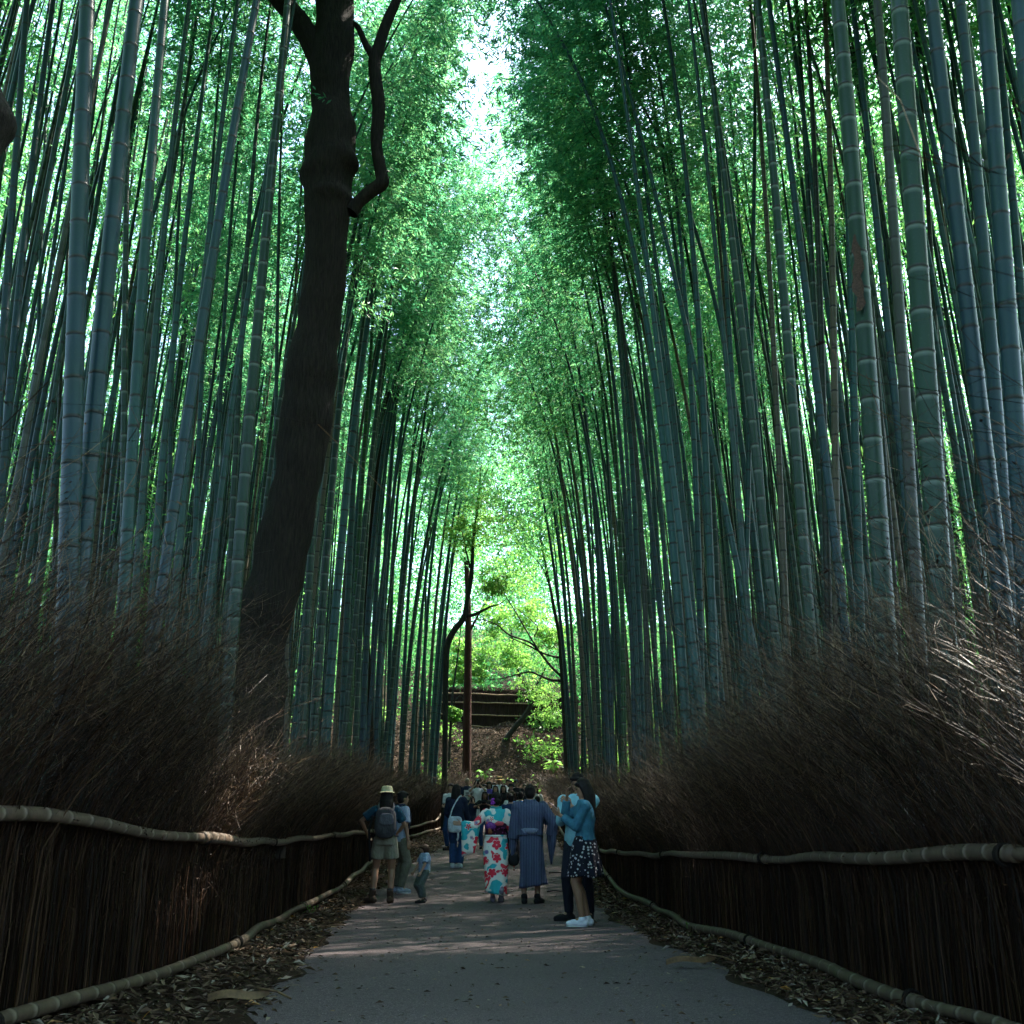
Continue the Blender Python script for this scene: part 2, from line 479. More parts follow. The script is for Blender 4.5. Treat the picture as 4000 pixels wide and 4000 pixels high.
def centreline(base, lean, H, bend, n=40, bendpow=3.2, wob=0.0):
    """base point, lean (dx/dz, dy/dz), height, bend vector at the top"""
    z = np.linspace(0, H, n)
    u = z / H
    ph = random.uniform(0, 6)
    return np.stack([base[0] + lean[0] * z + bend[0] * u ** bendpow + wob * np.sin(u * 7 + ph) * u, base[1] + lean[1] * z + bend[1] * u ** bendpow + wob * np.cos(u * 6 + ph) * u,
                     base[2] + z - (abs(bend[0]) + abs(bend[1])) * .35 * u ** (bendpow + 1)], 1)
def foliage_mesh(name, H=9.0, nb=50, seed=0, sprays=14, per=8, rmax=1.75):
    rs = np.random.default_rng(seed)
    mb = MB(); P_, D_ = [], []
    for i in range(nb):
        u = (i + rs.random()) / nb
        z = H * u ** .9
        az = i * 2.4 + rs.uniform(-.5, .5)
        Lb = rmax * (1 - .62 * u) * rs.uniform(.6, 1.15) * (0.55 + .45 * min(1, u * 5))
        n = 7
        t = np.linspace(0, 1, n)
        rise = rs.uniform(.35, .8); droop = rs.uniform(.5, 1.0)
        rad = Lb * t * .95
        zz = z + Lb * (rise * t - droop * t * t)
        pts = np.stack([np.cos(az + .25 * t) * rad, np.sin(az + .25 * t) * rad, zz], 1)
        tube(mb, pts, np.linspace(.007, .002, n), 3, 0, cap=False)
        for j in range(sprays):
            v = .12 + .88 * rs.random() ** .75
            p = np.array([np.interp(v, t, pts[:, c]) for c in range(3)]) + rs.normal(0, .11, 3) * (1 + v)
            hd = np.array([math.cos(az + rs.normal(0, .9)), math.sin(az + rs.normal(0, .9)), -.35 + rs.normal(0, .3)])
            for _ in range(per):
                d = hd + rs.normal(0, .5, 3); d[2] -= .2
                P_.append(p + rs.normal(0, .045, 3)); D_.append(d / np.linalg.norm(d))
    P_, D_ = np.array(P_), np.array(D_)
    Ls = rs.uniform(.11, .19, len(P_))
    leaves(mb, P_, D_, Ls, Ls * rs.uniform(.17, .24, len(P_)), mi=1, fold=.3)
    return mb.mesh(name, [M['culm_dead'], M['leaf']], smooth=False)
FOL = [foliage_mesh('bamboo_foliage', seed=s) for s in range(6)]
FOL_LIGHT = [foliage_mesh('bamboo_foliage_thin', seed=s + 20, nb=34, sprays=11, per=7, rmax=1.2) for s in range(3)]

def add_foliage(root, P, start, scale=1.0, light=False, length=None):
    """a crown of leaves on the upper part of centreline P (in root's space)"""
    s = np.concatenate([[0], np.cumsum(np.linalg.norm(np.diff(P, axis=0), axis=1))])
    H = s[-1]
    a = start * H
    p0 = Vector([np.interp(a, s, P[:, i]) for i in range(3)]); p1 = Vector([np.interp(H, s, P[:, i]) for i in range(3)])
    ln = (p1 - p0).length
    w0 = np.array(root.location)
    if beam_dist(np.array([w0 + np.array(p0.lerp(p1, t)) for t in np.linspace(0, 1, 12)])).min() < 1.1:
        return None
    me = random.choice(FOL_LIGHT if light else FOL)
    o = bpy.data.objects.new('foliage', me); COL.objects.link(o); o.parent = root
    q = (p1 - p0).to_track_quat('Z', 'Y') @ Matrix.Rotation(random.uniform(0, 6.28), 3, 'Z').to_quaternion()
    o.rotation_mode = 'QUATERNION'; o.rotation_quaternion = q
    o.location = p0
    o.scale = (scale, scale, ln / 9.0)
    return o

def bamboo(base, lean, H, r, mat, bend=(0, 0), label=None, group=None, start=.5, leafy=1.0, wob=0.05, k=14, i1=.34, light=False, detail=True, name='bamboo'):
    root = empty(name, base)
    P = centreline((0, 0, -.15), lean, H, bend, wob=wob)
    Q, Rr, C = culm_rings(P, r, r * .18, i1=i1, k=k, detail=detail)
    mb = MB(); tube(mb, Q, Rr, k, 0, C)
    mb.build('culm', M[mat], root, col=True)
    if leafy: add_foliage(root, P, start, leafy, light)
    tag(root, label, 'bamboo', group)
    return root, P
# Large culms one can tell apart: (x at y=0, x at y=1600 or second reference row, width px there, diameter m, material, label)
# each row: x0, x1 (photo px at rows y=0 and y=1600), diameter px at row 1600, true diameter m, material, label, internode
NEAR = [
 (356, 302, 82, .125, 'culm_blue', 'stout blue-grey bamboo with dark node rings, the thickest in the left grove', .34),
 (513, 373, 78, .125, 'culm_blue', 'stout blue bamboo right of the thickest left one, bright down its right edge', .34),
 (621, 530, 50, .115, 'culm', 'straight teal bamboo third in from the stout pair of the left grove', .33),
 (695, 582, 34, .10, 'culm', 'narrower teal bamboo with bright edge between third culm and the leaning blue one', .33),
 (977, 737, 46, .11, 'culm_blue', 'strongly leaning bright blue bamboo crossing the others of the left grove', .34),
 (878, 745, 32, .095, 'culm', 'dull green bamboo passing behind the leaning blue one', .32),
 (1095, 975, 52, .12, 'culm_green', 'thick green bamboo standing just left of the big dark tree', .34),
 (816, 775, 23, .085, 'culm', 'slim upright bamboo behind the leaning blue one', .3),
 (75, -12, 40, .11, 'culm_blue', 'blue bamboo at the left margin of the photo, outermost of all', .34),
 (137, 30, 38, .11, 'culm_blue', 'blue bamboo second from the left margin of the photo', .34),
 (170, 150, 22, .085, 'culm', 'slim bamboo between the left margin pair and the stout pair', .3),
 (236, 220, 21, .085, 'culm_dead', 'dark brownish bamboo just left of the thickest left one', .3),
 (385, 381, 18, .08, 'culm', 'thin bamboo seen in the slot between the stout left pair', .3),
 (488, 484, 30, .09, 'culm_green', 'mid-sized green bamboo close behind the right one of the stout left pair', .3),
 (679, 663, 21, .08, 'culm', 'thin teal bamboo in the gap left of the leaning blue one', .3),
 (968, 915, 28, .09, 'culm_green', 'dark green bamboo between the leaning blue one and the big dark tree', .3),
 (890, 850, 22, .085, 'culm', 'thin teal bamboo right behind the foot of the leaning blue one', .3),
 (1093, 1075, 21, .08, 'culm', 'thin bamboo seen directly left of the big dark trunk', .3),
 (1114, 1118, 17, .075, 'culm_tan', 'thin buff bamboo touching the left outline of the big dark trunk', .3),
 (1440, 1383, 29, .095, 'culm', 'dull teal bamboo nearest the right side of the big dark trunk', .3),
 (1490, 1418, 23, .085, 'culm_bright', 'vivid green bamboo right of the big dark tree', .3),
 (1608, 1460, 23, .085, 'culm_green', 'slanting dark green bamboo behind the side branch of the big tree', .3),
 (1600, 1527, 22, .085, 'culm_blue', 'light blue bamboo right of the side branch of the big tree', .28),
 (1735, 1616, 19, .085, 'culm', 'slanting bamboo at the inner edge of the left grove, leaning over the path', .28),
 (1800, 1636, 17, .08, 'culm_green', 'innermost leaning bamboo of the left grove', .28),
 # right grove
 (2417, 2604, 29, .095, 'culm', 'long curving teal bamboo at the inner edge of the right grove', .3),
 (2450, 2770, 27, .095, 'culm', 'strongly slanting teal bamboo crossing behind others in the right grove', .3),
 (2590, 2726, 23, .09, 'culm', 'slim slanting bamboo left of the dark-edged one in the right grove', .3),
 (2766, 2935, 36, .105, 'culm_green', 'dark green bamboo with a bright right edge in the middle of the right grove', .32),
 (2790, 2870, 25, .09, 'culm', 'grey-green bamboo left behind the dark bright-edged one', .3),
 (2790, 2868, 20, .085, 'culm_tan', 'buff bamboo nearest the path in the right grove', .3),
 (2977, 3100, 44, .115, 'culm_green', 'green bamboo with white node rings, left of the blue slanting one', .3),
 (3022, 3205, 36, .105, 'culm_blue', 'slanting blue-green bamboo right of the white-ringed green one', .3),
 (2985, 2935, 25, .09, 'culm', 'bamboo leaning the other way, outwards, in the right grove', .3),
 (3246, 3262, 34, .105, 'culm_tan', 'pinkish buff upright bamboo in the right grove', .3),
 (2990, 3044, 28, .095, 'culm_tan', 'light tan bamboo between the white-ringed green one and the outward-leaning one', .3),
 (3288, 3395, 80, .13, 'culm_green', 'very stout dark green bamboo with a torn brown sheath hanging on it', .33),
 (3335, 3500, 36, .105, 'culm_blue', 'blue bamboo close behind the very stout one with the sheath', .32),
 (3345, 3450, 30, .10, 'culm_dead', 'blackish bamboo behind the very stout one with the sheath', .3),
 (3445, 3536, 50, .115, 'culm_grey', 'greyish brown weathered bamboo left of the thickest white-ringed one', .33),
 (3511, 3622, 92, .135, 'culm_green', 'thickest bamboo of the right grove, dark green with white node rings', .33),
 (3644, 3826, 74, .125, 'culm_blue', 'stout slanting blue bamboo right of the thickest white-ringed one', .34),
 (3631, 3677, 29, .095, 'culm_dead', 'dark bamboo between the thickest white-ringed one and the stout blue one', .3),
 (3785, 3892, 58, .12, 'culm_blue', 'blue bamboo second from the right margin', .34),
 (3860, 3962, 80, .13, 'culm_blue', 'stout dark blue bamboo near the right margin', .35),
 (3755, 3815, 30, .10, 'culm', 'thin dark bamboo behind the stout slanting blue one', .3),
 (3925, 4030, 42, .115, 'culm_blue', 'half-hidden blue bamboo leaving the photo at its right margin', .33),
 (3985, 4120, 88, .13, 'culm_blue', 'outermost very dark blue bamboo cut by the right margin', .34),
 (3196, 3222, 32, .10, 'culm_dead', 'brown-black bamboo with green foot next to the pinkish buff one', .3),
 (3097, 3290, 28, .09, 'culm', 'thin slanting bamboo crossing left of the pinkish buff one', .3),
 (2870, 2935, 18, .08, 'culm', 'thin grey bamboo in the middle of the right grove', .3),
 (3150, 3200, 31, .095, 'culm_green', 'dark green bamboo just left of the pinkish buff one', .3),
 (2725, 2737, 13, .07, 'culm_tan', 'very thin pale bamboo in the middle of the right grove', .28),
 (3290, 3335, 36, .105, 'culm', 'teal bamboo peeping out left of the very stout one', .3),
 (2309, 2465, 17, .08, 'culm_green', 'thin curved bamboo over the inner edge of the right grove', .28),
 (2500, 2640, 24, .09, 'culm', 'mid teal bamboo behind the long curving one', .3),
 (2376, 2445, 18, .08, 'culm', 'slim pale bamboo near the path in the right grove', .28),
]
# culms best seen in the lower half: (x at 2300, x at 1000, width px at 2300, material)
LOW = [
 (1201, 1245, 32, 'culm_green'), (1257, 1330, 33, 'culm_green'), (1313, 1400, 36, 'culm'), (1368, 1395, 33, 'culm'), (1406, 1440, 22, 'culm_green'),
 (1432, 1465, 24, 'culm_blue'), (1459, 1480, 22, 'culm_blue'), (1496, 1545, 22, 'culm'), (1524, 1540, 19, 'culm'), (1562, 1640, 26, 'culm_blue'),
 (1586, 1625, 15, 'culm'), (1613, 1700, 18, 'culm_green'), (1636, 1700, 15, 'culm'), (1668, 1735, 16, 'culm'), (1696, 1760, 15, 'culm_tan'), (1724, 1800, 16, 'culm'), (1745, 1830, 14, 'culm_blue'),
 (2192, 2110, 15, 'culm_blue'), (2215, 2150, 14, 'culm'), (2236, 2200, 14, 'culm_tan'), (2262, 2170, 16, 'culm_tan'), (2285, 2240, 15, 'culm'), (2310, 2270, 17, 'culm_tan'),
 (2326, 2290, 16, 'culm_green'), (2350, 2300, 17, 'culm_blue'), (2377, 2340, 18, 'culm_blue'), (2404, 2440, 16, 'culm_blue'), (2436, 2430, 19, 'culm_bright'),
 (2470, 2450, 22, 'culm_blue'), (2497, 2465, 24, 'culm'), (2524, 2500, 22, 'culm_dead'), (2560, 2545, 17, 'culm'), (2612, 2580, 20, 'culm'),
 (2659, 2600, 36, 'culm'), (2697, 2650, 26, 'culm'), (2737, 2728, 27, 'culm'), (2783, 2745, 32, 'culm'), (2812, 2790, 20, 'culm_green'),
 (3000, 2950, 30, 'culm'), (2970, 2890, 24, 'culm'), (3350, 3320, 20, 'culm'),
]
def lean_from(px0, py0, px1, py1, Y):
    a, b = at(px0, py0, Y), at(px1, py1, Y)
    lean = (b.x - a.x) / (b.z - a.z)
    x_at = lambda z: a.x + (z - a.z) * lean
    return lean, x_at
def clear_of_tree(x, y):
    return math.hypot(x + 3.3, y - 13.6) > .6
count = 0
placed = []
for (x0, x1, w, dia, mat, label, i1) in NEAR:
    mid = (x1 - 2000)
    Y = FPX * dia * .98 / w
    for _ in range(260):                    # stand it behind the hedge
        lean, xa = lean_from(x1, 1600, x0, 0, Y)
        zb = float(gz(xa(0), Y)); X = xa(zb)
        s = -1 if mid < 0 else 1
        if (X - hx(s, Y)) * s > .38 and all(math.hypot(X - q[0], Y - q[1]) > .22 for q in placed) and clear_of_tree(X, Y): break
        Y += .12; 
    rad = w * Y / FPX / 2 * 1.1
    H = random.uniform(18.5, 21)
    b = (-s * random.uniform(.2, 1.0), random.uniform(-.3, .4))
    root, P = bamboo((X, Y, zb), (lean, random.uniform(-.01, .01)), H, rad, mat, b, label, None, start=(.86 if 800 < x1 < 1460 and Y < 15 else random.uniform(.64, .72)), i1=i1, wob=.03, k=16, leafy=1.0)
    if 'torn brown sheath' in label:
        SHEATH = (root, rad, lean)
    placed.append((X, Y)); count += 1
COLN = {'culm': 'teal', 'culm_blue': 'blue-grey', 'culm_green': 'dark green', 'culm_bright': 'bright green', 'culm_tan': 'buff', 'culm_dead': 'dark brown', 'culm_grey': 'grey'}
for i, (x0, x1, w, mat) in enumerate(LOW):
    s = -1 if x0 < 2000 else 1
    dia = .1 if w > 22 else .085
    Y = min(FPX * dia / w, 40); ok = False
    for _ in range(400):
        lean, xa = lean_from(x0, 2300, x1, 1000, Y)
        zb = float(gz(xa(0), Y)); X = xa(zb)
        if (X - hx(s, Y)) * s > .35 and all(math.hypot(X - q[0], Y - q[1]) > .2 for q in placed) and clear_of_tree(X, Y) and beam_dist(np.array([(X + lean * z_ - s * 2 * (z_ / 18) ** 2.6 * .8, Y, z_) for z_ in np.linspace(1, 17, 40)])).min() > .1: ok = True; break
        Y += .1
        if Y > 48: break
    if not ok: continue
    rad = w * Y / FPX / 2 * 1.15
    H = random.uniform(16.5, 19.5)
    root, P = bamboo((X, Y, zb), (lean, random.uniform(-.02, .02)), H, rad, mat, (-s * random.uniform(1.2, 3.0) * (1 if s > 0 else .8), random.uniform(-.6, .6)), None, None, start=random.uniform(.62, .72), wob=.04, k=12, i1=.3, light=(random.random() < (.6 if s > 0 else .6)))
    g = 'left grove' if s < 0 else 'right grove'
    tag(root, f"{COLN[mat]} bamboo of the inner {g} rising behind the hedge", 'bamboo', f"{COLN[mat]} bamboos of the inner {g}")
    placed.append((X, Y)); count += 1

# the deeper rows: shared culm meshes, copied thing by thing
PROTO = []
for k_ in range(12):
    P = centreline((0, 0, -.2), (0, 0), 18.0, (random.uniform(.2, 1.2), random.uniform(-.4, .4)), wob=.05)
    Q, Rr, C = culm_rings(P, .048, .01, i1=.31, detail=False)
    mb = MB(); tube(mb, Q, Rr, 9, 0, C)
    PROTO.append((P, mb))
PMESH = {}
def proto_mesh(k_, mat):
    if (k_, mat) not in PMESH:
        PMESH[(k_, mat)] = PROTO[k_][1].mesh('culm', M[mat], True, True)
    return PMESH[(k_, mat)]
def rand_bamboo(X, Y, s, light=False, start=.58):
    k_ = random.randrange(12)
    mat = random.choices(['culm', 'culm_green', 'culm_blue', 'culm_tan', 'culm_dead', 'culm_bright'], [48, 18, 16, 9, 6, 3])[0]
    z = float(gz(X, Y))
    root = empty('bamboo', (X, Y, z))
    H = random.uniform(.85, 1.15)
    toward = math.pi if s > 0 else 0.0
    root.rotation_euler = (random.gauss(0, .012), random.gauss(-.012 * s, .018), 0)
    c = bpy.data.objects.new('culm', proto_mesh(k_, mat)); COL.objects.link(c); c.parent = root
    c.rotation_euler = (0, 0, toward + random.uniform(-.8, .8))
    w = random.uniform(.85, 1.3)
    c.scale = (w, w, H); c.delta_scale = (1, 1, 1)
    P = PROTO[k_][0].copy() * np.array((w, w, 1)); a = c.rotation_euler[2]
    P = np.stack([P[:, 0] * math.cos(a) - P[:, 1] * math.sin(a), P[:, 0] * math.sin(a) + P[:, 1] * math.cos(a), P[:, 2] * H], 1)
    add_foliage(root, P, start, random.uniform(.85, 1.15), light)
    gn = 'left' if s < 0 else 'right'
    tag(root, f"{COLN[mat]} bamboo standing deeper inside the {gn} grove", 'bamboo', f"{COLN[mat]} bamboos deeper in the {gn} grove")
    return root
tries = 0
while count < 292 and tries < 20000:
    tries += 1
    s = random.choice([-1, 1])
    Y = 9 + 34 * random.random() ** .9
    off = .45 + random.random() ** 1.3 * (2.2 + Y * .13)
    X = hx(s, Y) + s * off
    if abs(X) / Y > .56: continue
    if Y < 12 and off < 2.0: continue
    if any(math.hypot(X - q[0], Y - q[1]) < .36 for q in placed) or not clear_of_tree(X, Y): continue
    if beam_dist(np.array([(X, Y, z_) for z_ in np.linspace(1, 17, 40)])).min() < .15: continue
    if off < 2.4 and Y > 14:
        mt_ = random.choice(['culm', 'culm', 'culm_blue', 'culm_green', 'culm_tan'])
        gn = 'left' if s < 0 else 'right'
        bamboo((float(X), Y, float(gz(X, Y))), (random.gauss(-.006 * s, .018), random.gauss(0, .012)), random.uniform(17, 20), random.uniform(.042, .058), mt_,
               (-s * random.uniform(1.0, 3.0), random.uniform(-.6, .6)), f"{COLN[mt_]} bamboo arching over the path from the {gn} grove", f"{COLN[mt_]} bamboos arching from the {gn} grove",
               start=random.uniform(.58, .68), k=10, i1=.31, light=(random.random() < (.5 if s > 0 else .55)))
        placed.append((X, Y)); count += 1
        continue
    rand_bamboo(float(X), Y, s, light=(off < (4.5 if s < 0 else 3.0) and Y > 13), start=.84 if (s < 0 and Y < 15) else random.uniform(.6, .68))
    placed.append((X, Y)); count += 1
# everything still deeper reads as one mass of culms
mbs = MB()
nst = 0
while nst < 1250:
    s = random.choice([-1, 1]); Y = random.uniform(9, 50); off = 2.6 + Y * .05 + random.random() ** 1.15 * 17
    X = hx(s, Y) + s * off
    if abs(X) / Y > .64 or not clear_of_tree(X, Y): continue
    nst += 1
    z = float(gz(X, Y))
    P = centreline((X, Y, z - .2), (random.gauss(-s * .01, .016), random.gauss(0, .015)), random.uniform(15, 18), (-s * random.uniform(0, .9), random.uniform(-.3, .3)), n=14, wob=.08)
    if beam_dist(P).min() < .2: continue
    Q, Rr, C = culm_rings(P, random.uniform(.040, .062), .012, i1=.32, detail=False)
    tube(mbs, Q, Rr, 7, random.choices([0, 1, 2, 3, 4], [45, 20, 22, 7, 6])[0], C)
for _ in range(90):                        # unseen rows beside and behind the viewer, added to shade the path
    s = random.choice([-1, 1]); Y = random.uniform(-10, 16); X = hx(s, Y) + s * random.uniform(.8, 16)
    if abs(X) < .62 * Y: continue
    P = centreline((X, Y, float(gz(X, Y)) - .2), (random.gauss(0, .02), random.gauss(0, .02)), random.uniform(16, 19), (-s * random.uniform(.5, 2.4), 0), n=14, wob=.06)
    if beam_dist(P).min() < .2: continue
    Q, Rr, C = culm_rings(P, random.uniform(.045, .06), .012, i1=.32, detail=False)
    tube(mbs, Q, Rr, 8, 0, C)
tag(mbs.build('bamboo_thicket', [M['culm'], M['culm_green'], M['culm_blue'], M['culm_tan'], M['culm_dead']], col=True), 'dense far rows of bamboo culms deep inside both groves, plus unseen rows added for shade', 'bamboo thicket', kind='stuff')
# leaf mass of those far rows, with unseen shading leaves added (one mass)
mbl = MB()
n = 200000
ang = rng.uniform(-.75, .75, n)
Yd = rng.uniform(38, 62, n); Xd = np.tan(ang) * Yd
keep = (Xd < hx(-1, Yd) - 3.5) | (Xd > hx(1, Yd) + 3.5)
Xd, Yd = Xd[keep], Yd[keep]; n = len(Xd)
Zd = gz(Xd, Yd) + 2.0 + 18 * rng.random(n) ** .8
cl = np.sin(Xd * 1.1 + 3 * np.sin(Zd * .6)) + np.sin(Yd * .9 + Zd * 1.3) + np.sin(Zd * 1.9 + Xd * .7)
keep = (cl + rng.normal(0, .8, n)) > -.1
P = np.stack([Xd, Yd, Zd], 1)[keep]
P = np.repeat(P, 4, axis=0) + rng.normal(0, .14, (len(P) * 4, 3))
n = 190000                                    # unseen roof of leaves added above the side rows for shade
Yr = rng.uniform(-12, 40, n); sr = rng.choice([-1, 1], n); Xr = np.where(sr < 0, hx(-1, Yr), hx(1, Yr)) + sr * (rng.random(n) * 19 - np.where(Yr < 1, 2.6, .6))
Zr = 11.5 + 7.5 * rng.random(n)
kr = ((np.abs(Xr) > .52 * Yr) | (Zr > 1.2 + .98 * Yr)) & (Yr < 26) & ((np.sin(Xr * 1.3 + Zr) + np.sin(Yr * 1.1 - Zr * .7) + rng.normal(0, .8, n)) > -.6)
Q = np.stack([Xr, Yr, Zr], 1)[kr]
P = np.concatenate([P, np.repeat(Q, 5, axis=0) + rng.normal(0, .2, (len(Q) * 5, 3))])
def extra(n, xf, yf, zf, thr=-.4, jit=.2, k=4):
    Y_ = yf(n); X_ = xf(n, Y_); Z_ = zf(n, Y_)
    q = (np.sin(X_ * 1.2 + 2 * np.sin(Z_ * .7)) + np.sin(Y_ * .9 - Z_ * .8) + np.sin(Z_ * 1.7 + X_ * .8) + rng.normal(0, .7, n)) > thr
    A = np.stack([X_, Y_, Z_], 1)[q]
    return np.repeat(A, k, axis=0) + rng.normal(0, jit, (len(A) * k, 3))
U_ = lambda a, b: (lambda n, *r: rng.uniform(a, b, n))
parts_ = [P,
    # high leaves over the front rows (added to shade the path), above what the photo sees
    extra(52000, lambda n, Y: hx(1, Y) - .3 + 11 * rng.random(n), U_(6, 19), lambda n, Y: np.maximum(13.5, 1.3 + .97 * Y) + 4.5 * rng.random(n), thr=-.9),
    extra(14000, lambda n, Y: hx(-1, Y) + .3 - 9 * rng.random(n), U_(6, 15), lambda n, Y: np.maximum(14, 1.5 + 1.0 * Y) + 4 * rng.random(n), thr=-.6),
    extra(12000, lambda n, Y: hx(1, Y) + .8 + 8 * rng.random(n), U_(18, 42), lambda n, Y: 13.5 + 6 * rng.random(n), thr=.2),
    extra(13000, lambda n, Y: 3.8 + 7 * rng.random(n), U_(12, 27), lambda n, Y: 12.0 + 6 * rng.random(n), thr=-.5),
    extra(9000, lambda n, Y: hx(-1, Y) - 1.0 - 8 * rng.random(n), U_(20, 42), lambda n, Y: 13.5 + 6 * rng.random(n), thr=.2),
    # sprays closing over the path
    extra(3500, lambda n, Y: rng.normal(.3, 1.4, n), U_(21, 52), lambda n, Y: 10.5 + 10 * rng.random(n), thr=.5, jit=.2, k=13),
    # leaves behind the outer rows, filling the view to both sides
    extra(95000, lambda n, Y: rng.choice([-1, 1], n) * (Y * rng.uniform(.26, .64, n) + 1.5), U_(19, 38), lambda n, Y: 1.5 + 24 * rng.random(n) ** .85, thr=.0, jit=.25),
    # unseen side and rear walls of leaves, added to block sky light
    extra(70000, lambda n, Y: rng.choice([-1, 1], n) * (np.maximum(13, .66 * Y) + 7 * rng.random(n)), U_(-16, 34), lambda n, Y: 1 + 13 * rng.random(n), thr=-1.2),
    extra(30000, lambda n, Y: rng.uniform(-14, 14, n), U_(-18, -12), lambda n, Y: .5 + 14 * rng.random(n), thr=-1.2)]
P = np.concatenate(parts_)
P = P[beam_dist(P) > 0]
D = rdir(len(P), -.5)
Ls = rng.uniform(.14, .24, len(P)); leaves(mbl, P, D, Ls, Ls * .24, fold=.3)
tag(mbl.build('bamboo_canopy_foliage', M['farleaf'], smooth=False), 'bright green leaf mass of the far bamboo rows plus unseen leaves added for shade', 'foliage', kind='stuff')
# ---------------------------------------------------------------- trees
def bark_mat(name, c1, c2, scale=14.0):
    m, N, L = newmat(name)
    tc = N.new('ShaderNodeTexCoord')
    v = mapping(N, L, tc.outputs['Object'], (1, 1, .28))
    f = noise_n(N, L, v, scale, 8, .7)
    fur = noise_n(N, L, mapping(N, L, tc.outputs['Object'], (1, 1, .12)), scale * 3, 4, .6)
    f2 = noise_n(N, L, tc.outputs['Object'], 1.6, 4)
    c = ramp(N, L, fur, [(.35, c1), (.65, c2)])
    c = mixc(N, L, math_n(N, L, 'MULTIPLY', f2, .8), c, mixc(N, L, .6, c, (.02, .016, .014)))
    finish(N, L, c, .9, math_n(N, L, 'ADD', f, fur), .9, .03, .15)
    return m
M['bark'] = bark_mat('dark_bark', (.004, .003, .0024), (.021, .016, .012))
M['bark_red'] = bark_mat('reddish_bark', (.02, .006, .004), (.06, .02, .013), 8)
M['bark_grey'] = bark_mat('grey_bark', (.016, .016, .014), (.05, .046, .038))
def trunk_mesh(mb, rows, k=28, n=160, lump=.05, seed=0, bulges=()):
    """rows: (x, y, z, r)"""
    S = smooth_path(rows, n)
    P, r = S[:, :3], S[:, 3]
    T, U, W = frames(P)
    a = np.linspace(0, 2 * math.pi, k, endpoint=False)
    V = np.zeros((n, k, 3))
    for i in range(n):
        for j in range(k):
            d = U[i] * math.cos(a[j]) + W[i] * math.sin(a[j])
            p = P[i] + d * r[i]
            nz = mnoise.noise(Vector(p * 2.2 + seed)) * lump * 1.0 + mnoise.noise(Vector((p[0] * 7, p[1] * 7, p[2] * 3))) * lump * .35
            for (bz, bd, bs, bw) in bulges:
                nz += bs * math.exp(-((P[i][2] - bz) / bw) ** 2) * max(0, float(np.dot(d, bd))) ** 2
            V[i, j] = p + d * nz * (r[i] / .28)
    i = np.arange(n - 1)[:, None] * k; j = np.arange(k)[None]; j2 = (j + 1) % k
    mb.add(V.reshape(-1, 3), np.stack([i + j, i + j2, i + k + j2, i + k + j], -1).reshape(-1, 4))
    mb.add(np.vstack([V[-1], P[-1] + T[-1] * r[-1] * .5]), None, [(q, (q + 1) % k, k) for q in range(k)])
def px_rows(rows, Y, dy=0.0):
    out = []
    for i, (x, y, w) in enumerate(rows):
        YY = Y + dy * i / max(1, len(rows) - 1)
        p = at(x, y, YY)
        out.append((p.x, p.y, p.z, w * YY / FPX / 2 * .97))
    return out
TY = 13.6
def rebase(mb, origin):
    mb.v = [v - np.asarray(origin) for v in mb.v]
root_x = at(975, 2900, TY).x
base = (root_x, TY, float(gz(root_x, TY)))
big = empty('tree', base)
tag(big, 'big dark leaning tree trunk with knotty bulges standing in the left grove', 'tree')
rows = [(940, 3350, 330), (962, 3100, 292), (985, 2850, 255), (1003, 2600, 236), (1028, 2450, 222), (1076, 2277, 217), (1117, 2070, 208), (1164, 1863, 214), (1194, 1656, 226),
        (1221, 1449, 214), (1247, 1242, 196), (1272, 1035, 188), (1275, 900, 195), (1280, 800, 208), (1280, 700, 226), (1290, 600, 236), (1300, 520, 222), (1292, 414, 178), (1294, 300, 184), (1300, 207, 196), (1305, 100, 190), (1306, 0, 180), (1310, -200, 160), (1330, -500, 125), (1300, -800, 95), (1290, -1100, 60)]
mb = MB()
trunk_mesh(mb, px_rows(rows, TY), bulges=((at(0, 640, TY).z, np.array([1, -.2, 0]), .05, .13), (at(0, 690, TY).z, np.array([-1, -.3, 0]), .05, .12), (at(0, 790, TY).z, np.array([.5, -.9, 0]), .05, .1)), n=220, lump=.045)
rebase(mb, base); mb.build('trunk', M['bark'], big)
for rws, nm in (([(1285, 340, 130), (1238, 205, 122), (1172, 90, 106), (1090, -5, 96), (1000, -110, 85), (900, -300, 62), (860, -700, 30)], 'limb'),
                ([(1370, 830, 75), (1400, 790, 62), (1445, 750, 60), (1492, 715, 64), (1488, 670, 55), (1470, 560, 58), (1480, 420, 62), (1462, 260, 62), (1475, 200, 60), (1510, 90, 50), (1550, 0, 46), (1600, -150, 38), (1640, -400, 26), (1700, -700, 14)], 'limb'),
                ([(1470, 240, 45), (1430, 175, 34), (1400, 110, 28), (1372, 80, 24), (1375, 20, 22), (1362, -80, 18), (1340, -300, 12)], 'limb'),
                ([(1395, -40, 60), (1400, -220, 55), (1480, -500, 45), (1500, -900, 28)], 'limb')):
    mb = MB(); trunk_mesh(mb, px_rows(rws, TY - .02), k=16, n=70, lump=.03, seed=3); rebase(mb, base)
    mb.build(nm, M['bark'], big)
